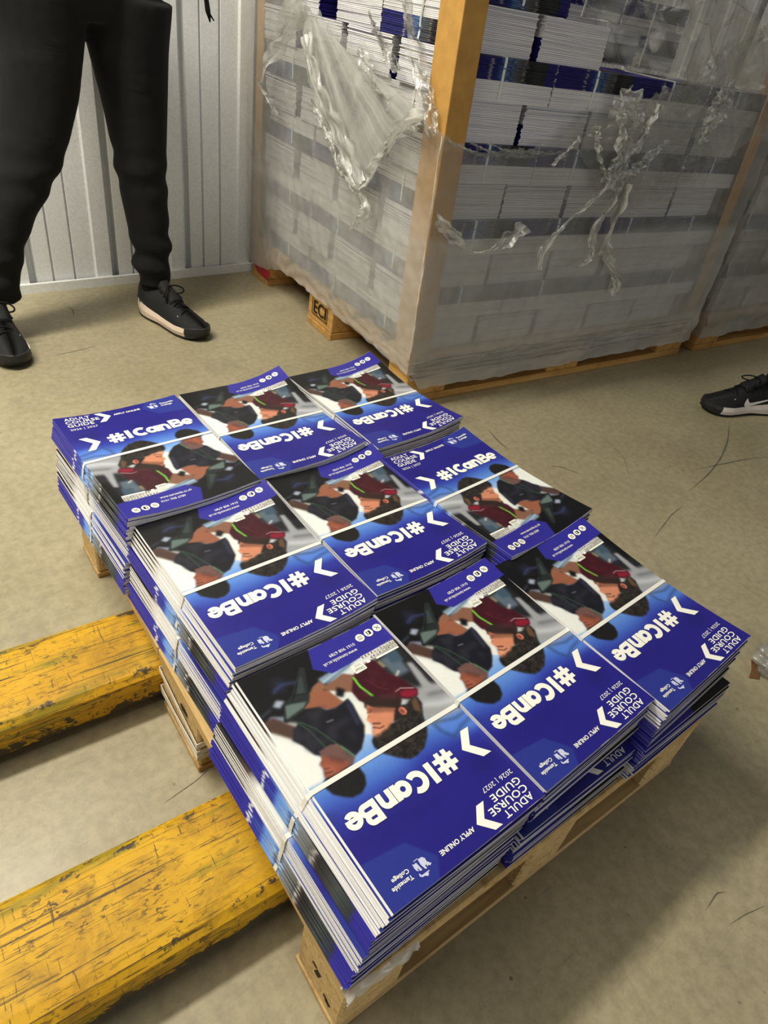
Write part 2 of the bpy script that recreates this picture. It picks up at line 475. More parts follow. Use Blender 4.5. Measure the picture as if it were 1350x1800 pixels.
    poly([(99, 194), (102, 187), (105, 183), (106, 180), (110, 177), (110, 172), (109, 168), (111, 165), (113, 162), (116, 158), (116, 154), (109, 152), (100, 154), (91, 157), (82, 160), (73, 162), (70, 168), (76, 174), (84, 179), (90, 182), (94, 186)], (196, 128, 98), 0.9)
    poly([(112, 163), (115, 158), (114, 154), (104, 154), (94, 157), (100, 162)], (216, 150, 118), 2.0, 0.8)
    poly([(100, 190), (102, 185), (98, 180), (90, 176), (80, 170), (72, 166), (71, 170), (80, 178), (92, 186)], (120, 78, 62), 1.6, 0.75)
    poly([(93, 172), (88, 168), (80, 168), (86, 174)], (206, 134, 104), 2.0, 0.7)
    line([(102, 187), (97, 185)], 1.6, (140, 66, 60), 0.5); line([(104, 184), (99, 183)], 1.4, (86, 56, 46), 0.7)
    line([(107, 169), (100, 165)], 1.8, (70, 46, 38), 0.6); line([(110, 165), (104, 160), (98, 160)], 1.3, (70, 44, 36), 0.6)
    disc(108, 176, 2.2, 2.6, (208, 136, 106), 0.9); disc(106, 179, 1.2, 0.9, (120, 66, 52), 0.5)
    hn = val_noise(1.6, 11); hn2 = val_noise(6, 12)
    hm = inside(hair)
    lay(hm * (hn > 0.6), (74, 68, 62), 0.5, 0.55)
    lay(hm * (hn2 > 0.6), (22, 20, 20), 1.5, 0.7)
    poly([(116, 156), (108, 153), (98, 155), (90, 158), (92, 152), (104, 146), (116, 150)], (58, 48, 42), 2.0, 0.7)
    poly([(50, 152), (44, 164), (43, 171), (50, 170), (56, 158)], (108, 80, 56), 1.2, 0.75)
    poly([(86, 158), (66, 155), (60, 170), (70, 174), (78, 167)], (40, 34, 32), 1.0)
    disc(67.5, 164.5, 4.4, 5.6, (186, 108, 88), 0.7); disc(68.2, 164.5, 2.2, 3.4, (120, 56, 48), 0.8)
    line([(64.5, 161), (64, 166), (66, 169)], 1.0, (214, 142, 118), 0.5)
    # man in black: shirt, lanyard, neck, face, hair
    poly([(176, 220), (164, 223), (147, 219), (142, 212), (133, 209), (112, 212), (112, 201), (116, 180), (117, 172), (125, 161), (137, 150), (148, 147), (151, 157), (158, 170), (168, 165), (176, 163), (184, 171), (189, 187), (195, 198), (187, 209), (179, 213)], (25, 25, 33), 0.9)
    poly([(113, 211), (114, 200), (119, 178), (124, 176), (119, 206)], (50, 52, 78), 1.2, 0.7)
    poly([(108, 224), (116, 216), (122, 222), (114, 232)], (18, 18, 20), 1.5)
    line([(178, 214), (173, 200), (168, 166)], 1.0, (56, 104, 66), 0.4); line([(176, 214), (166, 198), (154, 164), (149, 147)], 1.0, (58, 108, 68), 0.4)
    line([(150, 198), (143, 197)], 2.2, (120, 118, 124), 0.6, 0.7)
    poly([(178, 172), (162, 173), (153, 165), (148, 147), (154, 141), (161, 141), (170, 145), (180, 163)], (104, 76, 72), 0.9)
    line([(154, 164), (149, 148)], 1.6, (70, 140, 84), 0.4)
    poly([(178, 166), (181, 162), (186, 159), (185, 153), (187, 149), (189, 145), (189, 140), (174, 138), (162, 139), (160, 147), (166, 153)], (136, 76, 58), 0.9)
    poly([(182, 158), (184, 150), (186, 142), (176, 141), (172, 148)], (158, 92, 70), 2.0, 0.8)
    poly([(172, 164), (164, 156), (158, 148), (164, 146), (174, 158)], (88, 54, 46), 1.6, 0.6)
    line([(184, 152), (179, 150)], 1.1, (76, 42, 36), 0.4); line([(186, 147), (178, 145)], 1.2, (52, 34, 32), 0.4); line([(183, 160), (179, 160)], 1.0, (110, 54, 48), 0.4)
    disc(160, 145, 2.2, 3.0, (128, 74, 62), 0.6)
    poly([(189, 142), (193, 140), (195, 134), (192, 123), (184, 115), (177, 110), (166, 109), (157, 114), (152, 123), (152, 133), (156, 141), (162, 141), (173, 140)], (28, 27, 27), 0.9)
    fold = val_noise(9, 41)
    lay(inside([(176, 220), (147, 219), (112, 212), (117, 172), (148, 147), (184, 171), (195, 198)]) * (fold > 0.62), (52, 52, 62), 3, 0.5)
    lay(inside([(102, 203), (87, 236), (66, 243), (50, 228), (40, 203), (63, 182)]) * (fold > 0.6), (104, 42, 54), 3, 0.45)
    # head of the page: deep blue, darker soft shapes, pale hexagon
    top = 1 - smoothstep(84, 108, AV + (val_noise(50, 5) - 0.5) * 14)
    A = A * (1 - top[..., None] * 0.0)
    poly([(10, 60), (40, 52), (52, 70), (30, 78)], (30, 28, 98), 6, 0.5)
    poly([(88, 60), (150, 56), (205, 66), (200, 72), (120, 70)], (31, 29, 104), 6, 0.4)
    poly([(200, 100), (212, 96), (212, 112), (204, 110)], (40, 48, 120), 3, 0.5)
    poly([(215, 52), (161, 45), (141, 17), (157, -5), (215, -5)], (44, 54, 138), 0.5, 0.95)
    # band at the tail with the contacts
    poly([(-5, 257), (107, 251), (124, 268), (112, 300), (-5, 300)], (47, 43, 142), 0.4)
    grain = (val_noise(1.2, 21) - 0.5) * 5
    return np.clip(A + grain[..., None], 0, 255)

ART = lin(paint_cover())
def art(u, v):
    x = np.clip(np.asarray(u, float), 0, CW) / AS; y = np.clip(np.asarray(v, float), 0, CH) / AS
    i = np.minimum(x.astype(int), ART.shape[0] - 2); j = np.minimum(y.astype(int), ART.shape[1] - 2)
    fx = (x - i)[..., None]; fy = (y - j)[..., None]
    return (ART[i, j] * (1 - fx) + ART[i + 1, j] * fx) * (1 - fy) + (ART[i, j + 1] * (1 - fx) + ART[i + 1, j + 1] * fx) * fy

# ---- lettering and marks as flat outlines: list of (verts (n,2), faces, colour, level)
INK = []
INK_NAME = ['lettering']
def ink_group(n): INK_NAME[0] = n
WHITE = lin((240, 239, 230)); NAVY = lin((30, 28, 92)); LILAC = lin((198, 202, 226)); BLACK = lin((22, 22, 22)); PALE = lin((226, 226, 216))
def ink_poly(p, c, lv=0):
    INK.append((np.asarray(p, float), [tuple(range(len(p)))], c, lv, INK_NAME[0]))
_step = [0]
def ink_stroke(path, w, c, lv=0):
    _step[0] = (_step[0] + 1) % 12; lv = lv + 0.05 * _step[0]
    p = np.asarray(path, float)
    T = np.gradient(p, axis=0)
    seg = np.diff(p, axis=0); seg /= np.linalg.norm(seg, axis=1)[:, None] + 1e-9
    T = np.vstack([seg[:1], (seg[:-1] + seg[1:]), seg[-1:]])
    T /= np.linalg.norm(T, axis=1)[:, None] + 1e-9
    N = np.c_[-T[:, 1], T[:, 0]]
    sc = np.ones(len(p))
    sc[1:-1] = 1 / np.clip((T[1:-1] * seg[1:]).sum(1), 0.5, 1)
    a = p + N * w / 2 * sc[:, None]; b = p - N * w / 2 * sc[:, None]
    n = len(p)
    INK.append((np.vstack([a, b]), [(k, k + 1, n + k + 1, n + k) for k in range(n - 1)], c, lv, INK_NAME[0]))
def arc(cx, cy, rx, ry, a0, a1, n=18):
    a = np.radians(np.linspace(a0, a1, n)); return np.c_[cx + rx * np.cos(a), cy + ry * np.sin(a)]
def ink_disc(x, y, r, c, lv=0, n=24): ink_poly(arc(x, y, r, r, 0, 360 - 360 / n, n), c, lv)

def slogan(extra, c, lv):
    e = extra
    for x in (63.5, 73.0): ink_stroke([(x + 0.9, 75 - e / 2), (x - 0.9, 102 + e / 2)], 6.0 + e, c, lv)
    for y in (83.8, 93.4): ink_stroke([(55 - e / 2, y), (81.5 + e / 2, y)], 5.8 + e, c, lv)
    ink_stroke([(89.2, 74 - e / 2), (89.2, 99 + e / 2)], 7.6 + e, c, lv)
    ink_stroke(arc(109.5, 87.0, 9.3, 9.3, 50, 310, 26), 7.0 + e, c, lv)
    ink_stroke(arc(127.6, 89.2, 6.4, 6.4, 0, 360, 26), 6.4 + e, c, lv)
    ink_stroke([(136.6, 80 - e / 2), (136.6, 98.8 + e / 2)], 6.4 + e, c, lv)
    ink_stroke([(143.6, 80 - e / 2), (143.6, 98.8 + e / 2)], 6.2 + e, c, lv)
    ink_stroke(np.vstack([arc(149.4, 88.4, 5.6, 5.6, 180, 360, 16), [(155.0, 98.8 + e / 2)]]), 6.2 + e, c, lv)
    ink_stroke([(163.6, 74 - e / 2), (163.6, 99 + e / 2)], 6.6 + e, c, lv)
    ink_stroke(np.vstack([[(164, 77)], arc(172.5, 81.4, 4.4, 4.4, -90, 90, 12), [(164, 85.8)]]), 5.8 + e, c, lv)
    ink_stroke(np.vstack([[(164, 86.6)], arc(174.2, 91.3, 4.7, 4.7, -90, 90, 12), [(164, 96)]]), 5.8 + e, c, lv)
    ink_stroke(arc(190.3, 89.6, 6.7, 6.7, -6, -318, 24), 5.8 + e, c, lv)
    ink_stroke([(184 - e / 2, 90.2), (199.4 + e / 2, 90.2)], 4.2 + e, c, lv)
ink_group('slogan_lettering'); slogan(1.1, NAVY, 0); slogan(0.0, WHITE, 1)
INK.append((np.array([(140.05, 80), (140.35, 80), (140.35, 98.8), (140.05, 98.8)]), [(0, 1, 2, 3)], NAVY, 2, 'slogan_lettering'))
for p in ([(15, 70), (27, 70), (42.5, 89), (28, 108), (16, 108), (30.5, 89)], [(63.5, 3.5), (74, 3.5), (87, 18.3), (74, 33), (63.5, 33), (76, 18.3)]):
    a = np.array(p); ink_group('chevron' if p[0][0] < 20 else 'small_chevron')
    for q in (a[[0, 1, 2, 5]], a[[5, 2, 3, 4]]):
        ink_poly(q, WHITE, 1)
        ink_poly((q - q.mean(0)) * 1.05 + q.mean(0), NAVY, 0)
# crest beside the college name
ink_group('crest')
for p in ([(160.4,25.4),(155.6,25.2),(153.5,22.6),(153.9,19.3),(151.0,15.5),(153.3,14.4),(154.7,15.9),(156.2,15.1),(156.3,17.6),(157.9,16.9),(157.6,14.0),(159.6,14.6),(161.0,20.0),(160.5,24.4)],
          [(167.8,25.2),(167.2,23.8),(163.6,23.9),(162.4,15.6),(164.9,15.6),(165.3,18.8),(166.3,18.7),(165.8,16.3),(167.8,17.5),(168.4,20.4)],
          [(167.6,15.0),(166.3,12.0),(157.2,11.9),(157.3,11.0),(159.6,10.7),(159.1,9.6),(161.4,8.0),(163.9,10.0),(166.4,10.1),(168.6,12.0)],
          [(165.0,26.4),(160.0,26.5),(159.9,25.9),(165.0,25.7)]):
    ink_poly(p, LILAC, 1)

def text_outline(body, u0, u1, v_top, v_bot, c, bold=0.0, lv=1, space=1.0):
    cu = bpy.data.curves.new('t', 'FONT'); cu.body = body; cu.offset = bold; cu.resolution_u = 2; cu.space_character = space
    ob = bpy.data.objects.new('t', cu); COL.objects.link(ob)
    dg = bpy.context.evaluated_depsgraph_get()
    me = bpy.data.meshes.new_from_object(ob.evaluated_get(dg))
    v = np.array([q.co[:2] for q in me.vertices]); f = [tuple(p.vertices) for p in me.polygons]
    bpy.data.objects.remove(ob); bpy.data.curves.remove(cu); bpy.data.meshes.remove(me)
    lo, hi = v.min(0), v.max(0)
    v = (v - lo) / (hi - lo)
    INK.append((np.c_[u0 + v[:, 0] * (u1 - u0), v_bot + v[:, 1] * (v_top - v_bot)], f, c, lv, INK_NAME[0]))
ink_group('title_lettering')
text_outline('ADULT', 14, 55, 4.6, 12.6, WHITE, 0.012, space=1.05)
text_outline('COURSE', 13, 67, 14.6, 22.8, WHITE, 0.012, space=1.05)
text_outline('GUIDE', 13, 55, 24.8, 33.0, WHITE, 0.012, space=1.05)
ink_group('year_lettering')
text_outline('2026 | 2027', 13, 57, 38.0, 45.0, WHITE, -0.004)
ink_group('apply_lettering')
text_outline('APPLY ONLINE', 92, 138, 14.4, 19.6, WHITE, 0.025)
ink_group('college_lettering')
text_outline('Tameside', 174, 198.5, 13.6, 18.2, WHITE, 0.02)
text_outline('College', 174, 194, 20.4, 26.2, WHITE, 0.02)
ink_group('contact_lettering')
text_outline('0161 908 6789', 58, 96, 272.4, 277.0, WHITE, 0.0)
text_outline('www.tameside.ac.uk', 60, 110, 263.0, 268.0, WHITE, 0.0)
for k, (x, y) in enumerate(((18, 281), (32.2, 280), (46.4, 279))):
    ink_group(('cross_icon', 'letter_icon', 'camera_icon')[k]); ink_disc(x, y, 6.0, WHITE, 1)
    if k == 0:
        ink_stroke([(x - 3, y - 3), (x + 3, y + 3)], 1.4, lin((120, 118, 104)), 2); ink_stroke([(x + 3, y - 3), (x - 3, y + 3)], 0.8, lin((120, 118, 104)), 2)
    elif k == 1:
        ink_poly([(x - 3, y - 3), (x + 3, y - 3), (x + 3, y + 3), (x - 3, y + 3)], BLACK, 2)
        ink_stroke([(x + 2.2, y - 2), (x + 1, y - 2), (x + 1, y + 3)], 1.0, WHITE, 3); ink_stroke([(x - 0.4, y - 0.2), (x + 2.4, y - 0.2)], 0.8, WHITE, 3)
    else:
        ink_stroke([(x - 2.6, y - 2.6), (x + 2.6, y - 2.6), (x + 2.6, y + 2.6), (x - 2.6, y + 2.6), (x - 2.6, y - 3)], 0.7, lin((120, 118, 104)), 2)
        ink_stroke(arc(x, y, 1.3, 1.3, 0, 360, 12), 0.6, lin((120, 118, 104)), 2)
# rating box and lettered strip
ink_group('rating_box')
ink_poly([(67, 235.5), (82, 235), (83.2, 236.2), (83.4, 247), (82.4, 248), (68, 248.4), (66.6, 247.2), (66, 236.6)], PALE, 1)
text_outline('Ofsted', 68.5, 81, 237.2, 241.4, lin((70, 70, 66)), 0.0, 2)
text_outline('Good', 70, 78, 243.6, 244.8, lin((110, 110, 104)), 0.0, 2); text_outline('Provider', 70, 79, 245.4, 246.6, lin((110, 110, 104)), 0.0, 2)
ink_group('lettered_strip')
for row, (y, x0, n) in enumerate(((252.0, 12.5, 11), (246.6, 12.5, 9))):
    for k in range(n):
        x = x0 + k * 4.7
        ink_poly([(x, y - 2.2), (x + 4.2, y - 2.2), (x + 4.2, y + 2.2), (x, y + 2.2)], WHITE, 1)
        ink_poly([(x + 0.6, y - 1.6), (x + 3.6, y - 1.6), (x + 3.6, y + 1.6), (x + 0.6, y + 1.6)], lin((70, 40, 44)), 2)
        g = rng.integers(0, 3)
        if g != 1: ink_stroke([(x + 1.4, y - 1.1), (x + 1.4, y + 1.1)], 0.55, WHITE, 3)
        if g != 0: ink_stroke([(x + 2.8, y - 1.1), (x + 2.8, y + 1.1)], 0.55, WHITE, 3)
        ink_stroke([(x + 1.2, y + (g - 1) * 0.7), (x + 3.0, y + (g - 1) * 0.7)], 0.5, WHITE, 3)
ink_poly([(13, 240.6), (48, 240.6), (48, 243.6), (13, 243.6)], WHITE, 1)
ink_poly([(57, 241.4), (61.5, 241.4), (61.5, 245.6), (57, 245.6)], WHITE, 1)
# group the outlines by mark; densify the long strokes and chevrons so that they follow a curled cover
def densify():
    out = {}
    for vts, faces, c, lv, name in INK:
        G = out.setdefault(name, dict(v=[], l=[], c=[], f=[], n=0))
        vts = np.asarray(vts)
        if all(len(f) == 4 for f in faces):
            for f in faces:
                a, b, cc, d = vts[list(f)]
                k = max(1, int(np.ceil(max(np.linalg.norm(b - a), np.linalg.norm(cc - d)) / 2.5)))
                q = max(1, int(np.ceil(max(np.linalg.norm(d - a), np.linalg.norm(cc - b)) / 3.0)))
                s = np.linspace(0, 1, k + 1)[:, None, None]; t = np.linspace(0, 1, q + 1)[None, :, None]
                P = (a * (1 - s) + b * s) * (1 - t) + (d * (1 - s) + cc * s) * t
                n0 = G['n']
                G['v'].append(P.reshape(-1, 2))
                G['f'] += [(n0 + i * (q + 1) + j, n0 + (i + 1) * (q + 1) + j, n0 + (i + 1) * (q + 1) + j + 1, n0 + i * (q + 1) + j + 1) for i in range(k) for j in range(q)]
                m = (k + 1) * (q + 1)
                G['l'].append(np.full(m, lv)); G['c'].append(np.tile(c, (m, 1))); G['n'] += m
        else:
            n0 = G['n']
            G['v'].append(vts); G['f'] += [tuple(i + n0 for i in f) for f in faces]
            G['l'].append(np.full(len(vts), lv)); G['c'].append(np.tile(c, (len(vts), 1))); G['n'] += len(vts)
    return {k: (np.concatenate(g['v']), np.concatenate(g['l']), np.concatenate(g['c']), g['f']) for k, g in out.items()}
MARKS = densify()

SP = [(0, (50, 45, 146)), (94, (50, 45, 146)), (122, (48, 52, 152)), (130, (96, 142, 220)), (150, (120, 158, 214)), (158, (62, 88, 140)), (166, (134, 164, 206)), (174, (120, 124, 130)), (190, (108, 110, 112)), (196, (90, 88, 90)), (199, (196, 194, 190)), (203, (80, 74, 76)), (208, (44, 42, 44)), (240, (70, 76, 78)), (266, (52, 58, 60)), (269, (52, 48, 150)), (297, (52, 48, 150))]
def spine_colour(v, r):
    """colour down the folded spine; each booklet is trimmed a little differently"""
    w = v + r.normal(0, 1.6)
    c = np.stack([np.interp(w, [s[0] for s in SP], [s[1][k] for s in SP]) for k in range(3)], -1)
    z0 = 96 + r.normal(0, 1.5); z1 = z0 + r.uniform(3, 8)
    m = ((v > z0) & (v < z1))[:, None]
    c = np.where(m, np.array([206, 204, 212.0]), c)
    d = (v > 150) & (v < 170)
    c[d] *= (1 + 0.25 * np.sin(v[d] * 1.3 + r.uniform(0, 6)))[:, None]
    return lin(np.clip(c, 0, 255))

BW, BL = 0.210, 0.297
class Bundle:
    """a strapped bundle in its own frame: x across (left to right), y along (near to far), origin under its middle"""
    def __init__(s, n, H, top_flip, a=0.10, bs=0.18, bf=0.05, seed=0, lean=None, bow=0.0, ys=None, spread=1.0):
        s.n = n; s.H = H; s.r = np.random.default_rng(seed)
        half = n // 2
        # +1: spine to the left (head far), -1: spine to the right (head near)
        s.s = np.array([(+1 if top_flip else -1)] * half + [(-1 if top_flip else +1)] * (n - half))
        s.a = a; s.bs = bs; s.bf = bf; s.bow = bow
        s.ys = (-0.08 if top_flip else 0.08) if ys is None else ys
        s.top_flip = top_flip
        t = np.clip(s.r.normal(1, 0.06, n), 0.85, 1.2); s.t = t / t.sum() * H
        k = np.arange(n)
        s.dx = s.r.normal(0, 0.0006, n) * spread
        s.sh = np.zeros(n)                     # how far the foot of each booklet steps out from its head
        if lean is not None:
            L = np.interp(np.arange(n + 1) / n, [q[0] for q in lean], [q[1] for q in lean])
            s.dx = s.dx + L[1:]; s.sh = L[:-1] - L[1:]
        s.dy = s.r.normal(0, 0.0012, n) * spread; s.rot = s.r.normal(0, 0.0035, n) * spread
        s.dx[-1] = 0 if lean is None else lean[-1][1]; s.dy[-1] = 0; s.rot[-1] = 0
    def fac(s, i, X, Y):
        e = np.abs(Y - s.ys) ** 1.7
        sp = (1 - 2 * X)                       # +1 at the left edge
        top_spine_left = not s.top_flip
        bl, br = (s.bs, s.bf) if top_spine_left else (s.bf, s.bs)
        edge = np.where(sp > 0, bl, br) * sp ** 2
        return 1 + s.a * s.s[i] * sp * (0.4 + 0.6 * e) + e * edge + s.bow * e
    def z(s, i, X, Y):
        """height of the lower face of booklet i (i = n: the top of the bundle)"""
        X = np.asarray(X, float); Y = np.asarray(Y, float)
        z = np.zeros(np.broadcast(X, Y).shape)
        for k in range(i): z = z + s.t[k] * s.fac(k, X, Y)
        return z
    def xy(s, i, X, Y):
        x = (X - 0.5) * BW; y = Y * BL / 2
        c, sn = math.cos(s.rot[i]), math.sin(s.rot[i])
        return x * c - y * sn + s.dx[i], x * sn + y * c + s.dy[i]
    def uv(s, i, X, Y):
        Y1 = (Y + 1) / 2
        return (X * 210, (1 - Y1) * 297) if s.s[i] > 0 else ((1 - X) * 210, Y1 * 297)

CT = 0.00015; GAP = 0.00007
def booklet_geo(b, i, cover, pages, nx=6, ny=13, nsp=75, top_sheet=True, zc=None, dim=1.0):
    """adds booklet i of bundle b: printed wrap into MB cover, page block edges into MB pages"""
    def Z(X, Y):
        zb = zc[i](X, Y) if zc else b.z(i, X, Y)
        zt = zc[i + 1](X, Y) if zc else b.z(i + 1, X, Y)
        return zb + GAP, zt - GAP
    xs = np.linspace(0, 1, nx); ys = np.linspace(-1, 1, ny)
    X, Y = np.meshgrid(xs, ys, indexing='ij')
    px, py = b.xy(i, X, Y); zb, zt = Z(X, Y)
    u, v = b.uv(i, X, Y); c = art(u, v)
    if top_sheet: cover.grid(np.stack([px, py, zt], -1), 0, c)
    sh = b.sh[i]
    cover.grid(np.stack([px + sh, py, zb], -1), 0, np.full_like(c, 0.35), flip=True)
    sp_left = b.s[i] > 0
    xo = 1.0 if sp_left else 0.0; xspine = 1.0 - xo
    # open edges: thin lips of the wrap, and the recessed page block
    def edge(X, Y, inx, iny, flip):
        px, py = b.xy(i, X, Y); zb, zt = Z(X, Y)
        u, v = b.uv(i, X, Y); c = art(u, v) * 0.7 + 0.12
        for z1, z0, d in ((zt, zt - CT, 0.0), (zb + CT, zb, sh)):
            cover.grid(np.stack([np.stack([px + d, py, z1], -1), np.stack([px + d, py, z0], -1)], 0), 0, np.stack([c, c], 0), flip)
        qx, qy = b.xy(i, X + inx, Y + iny)
        pages.grid(np.stack([np.stack([qx, qy, zt - CT * 0.6], -1), np.stack([qx + sh, qy, zb + CT * 0.6], -1)], 0), 0, None, flip)
        # shoulder between lip and block
        for zz, d in ((zt - CT, 0.0), (zb + CT, sh)):
            cover.grid(np.stack([np.stack([px + d, py, zz], -1), np.stack([qx + d, qy, zz], -1)], 0), 0, np.full((2,) + c.shape, 0.6))
    ye = np.linspace(-1, 1, ny); o = np.ones(ny)
    edge(o * xo, ye, (-0.0014 if xo else 0.0014), 0, bool(xo))
    xe = np.linspace(0, 1, nx); o = np.ones(nx)
    edge(xe, o, 0, -0.002, False); edge(xe, -o, 0, 0.002, True)
    # folded spine
    yy = np.linspace(-1, 1, nsp); o = np.ones(nsp)
    zb, zt = Z(o * xspine, yy)
    _, v = b.uv(i, o * xspine, yy)
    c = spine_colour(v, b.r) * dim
    rows = []
    sg = -1.0 if sp_left else 1.0
    for f, bul in ((0.0, 0.0), (0.25, 0.0007), (0.5, 0.0010), (0.75, 0.0007), (1.0, 0.0)):
        qx, qy = b.xy(i, o * xspine, yy)
        rows.append(np.stack([qx + sg * bul + sh * (1 - f), qy, zb + (zt - zb) * f], -1))
    cover.grid(np.stack(rows, 0), 0, np.stack([c] * 5, 0), flip=not sp_left)

def strap_geo(b, mb, w=0.0056, th=0.0007, mi=0):
    """white plastic band once round the bundle across its width"""
    Yc = b.ys
    hw = w / BL
    n = 15
    Xs = np.linspace(0, 1, n)
    xl = min((b.xy(i, 0.0, Yc)[0] for i in range(b.n))) - 0.0016
    xr = max((b.xy(i, 1.0, Yc)[0] for i in range(b.n))) + 0.0016
    path = []
    zt = b.z(b.n, Xs, np.full(n, Yc))
    px = b.xy(b.n - 1, Xs, np.full(n, Yc))[0]
    px[0] -= 0.0005; px[-1] += 0.0005
    for x, z in zip(px, zt): path.append((x, z + th * 0.7))
    for f in (0.92, 0.7, 0.45, 0.2, 0.04):
        i = min(b.n - 1, int(f * b.n)); path.append((b.xy(i, 1.0, Yc)[0] + 0.0018, b.H * f))
    for x in (0.8, 0.5, 0.2): path.append(((x - 0.5) * BW + b.dx[0], 0.0004))
    for f in (0.04, 0.2, 0.45, 0.7, 0.92):
        i = min(b.n - 1, int(f * b.n)); path.append((b.xy(i, 0.0, Yc)[0] - 0.0018, b.H * f))
    p = np.array(path); m = len(p)
    T = np.roll(p, -1, 0) - np.roll(p, 1, 0); T /= np.linalg.norm(T, axis=1)[:, None]
    N = np.c_[T[:, 1], -T[:, 0]] * -1
    y0 = Yc * BL / 2
    rows = []
    for dn, dy in ((-th / 2, -w / 2), (th / 2, -w / 2), (th / 2, w / 2), (-th / 2, w / 2)):
        q = p + N * dn
        rows.append(np.c_[q[:, 0], np.full(m, y0 + dy), q[:, 1]])
    Rr = np.array(rows)                        # (4,m,3)
    Rr = np.concatenate([Rr, Rr[:, :1]], 1)
    mb.grid(Rr, mi, closed_u=True)

def make_bundle(spec, label, group, fine=None, text=True):
    """spec: dict(b=Bundle, loc, rz)"""
    b = spec['b']
    root = empty('booklet_bundle', spec['loc'], spec['rz'])
    tag(root, label, 'booklet bundle', group)
    # cache the stacked heights on a common fine lattice, for speed
    gx = np.linspace(0, 1, 13); gy = np.linspace(-1, 1, 49)
    GX, GY = np.meshgrid(gx, gy, indexing='ij')
    acc = np.zeros(GX.shape); lay = [acc]
    for k in range(b.n):
        acc = acc + b.t[k] * b.fac(k, GX, GY); lay.append(acc)
    def mk(L):
        def f(X, Y):
            X = np.asarray(X, float) * 12; Y = (np.asarray(Y, float) + 1) * 24
            i = np.clip(X.astype(int), 0, 11); j = np.clip(Y.astype(int), 0, 47)
            fx = X - i; fy = Y - j
            return (L[i, j] * (1 - fx) + L[i + 1, j] * fx) * (1 - fy) + (L[i, j + 1] * (1 - fx) + L[i + 1, j + 1] * fx) * fy
        return f
    zc = [mk(L) for L in lay]
    last = None
    for i in range(b.n):
        cv, pg = MB(), MB()
        top = (i == b.n - 1 and fine)
        booklet_geo(b, i, cv, pg, zc=zc, top_sheet=not top)
        bk = cv.build('booklet', M['print'], root, smooth=False, colour=True)
        pg.build('pages', M['pages'], bk)
        last = bk
    if fine:
        i = b.n - 1
        nx = int(210 / fine) + 1; ny = int(297 / fine) + 1
        X, Y = np.meshgrid(np.linspace(0, 1, nx), np.linspace(-1, 1, ny), indexing='ij')
        px, py = b.xy(i, X, Y); z = b.z(b.n, X, Y) - GAP
        u, v = b.uv(i, X, Y)
        mb = MB(); mb.grid(np.stack([px, py, z], -1), 0, art(u, v))
        fc = mb.build('front_cover', M['print'], last, smooth=True, colour=True)
        if text:
            for nm, (IV, IL, IC, IF) in MARKS.items():
                u, v = IV[:, 0], IV[:, 1]
                if b.s[i] > 0: X, Y = u / 210, 1 - 2 * v / 297
                else: X, Y = 1 - u / 210, 2 * v / 297 - 1
                px, py = b.xy(i, X, Y); z = b.z(b.n, X, Y) - GAP + 0.00016 + 0.00018 * IL
                mb = MB(); mb.add(np.stack([px, py, z], -1), IF, 0, IC)
                mb.build(nm, M['ink'], last, smooth=False, colour=True)
    sm = MB(); strap_geo(b, sm); sm.build('strap', M['strap'], root)
    return root
# ------------------------------------------------------------------ setting: floor, wall
mb = MB()
P = np.zeros((2, 2, 3)); P[..., 0] = [[-4, -4], [6, 6]]; P[..., 1] = [[-4, 2.3], [-4, 2.3]]
mb.grid(P); mb.box((1, -0.85, -0.06), (10, 6.3, 0.118))
floor = struct(mb.build('floor', M['floor']))
SCUFFS = [([(1.863, 0.575), (1.733, 0.507), (1.614, 0.462), (1.487, 0.43), (1.363, 0.412)], 0.006),
          ([(1.471, 0.464), (1.557, 0.447), (1.631, 0.432), (1.67, 0.426), (1.768, 0.397)], 0.005),
          ([(1.066, 0.87), (1.048, 0.814), (1.044, 0.771)], 0.006), ([(1.094, 0.663), (1.12, 0.642), (1.138, 0.599)], 0.005),
          ([(-0.083, 0.338), (-0.055, 0.342), (-0.033, 0.345), (-0.006, 0.353)], 0.0016), ([(0.444, -0.18), (0.478, -0.177), (0.49, -0.183)], 0.002),
          ([(0.456, -0.209), (0.486, -0.215), (0.522, -0.226)], 0.0014), ([(0.179, 1.672), (0.232, 1.679), (0.299, 1.694)], 0.004),
          ([(0.31, 1.985), (0.318, 1.954), (0.305, 1.902)], 0.004), ([(1.094, 0.341), (1.216, 0.373), (1.278, 0.38)], 0.003),
          ([(1.25, 0.52), (1.33, 0.60), (1.36, 0.70)], 0.002)]
for pts, w in SCUFFS:
    p = np.array(pts); t = np.linspace(0, 1, len(p)); tt = np.linspace(0, 1, 24)
    q = np.c_[np.interp(tt, t, p[:, 0]), np.interp(tt, t, p[:, 1])]
    for _ in range(3): q[1:-1] = (q[:-2] + q[2:] + 2 * q[1:-1]) / 4
    T = np.gradient(q, axis=0); T /= np.linalg.norm(T, axis=1)[:, None]; N = np.c_[-T[:, 1], T[:, 0]]
    ww = (w / 2 * np.sin(np.linspace(0.12, math.pi - 0.12, 24)) * (0.6 + 0.5 * rng.random(24)))[:, None]
    mb = MB(); mb.grid(np.stack([np.c_[q + N * ww, np.full(24, 0.0004)], np.c_[q - N * ww, np.full(24, 0.0004)]], 0))
    mb.build('scuff_mark', M['scuff'], floor)

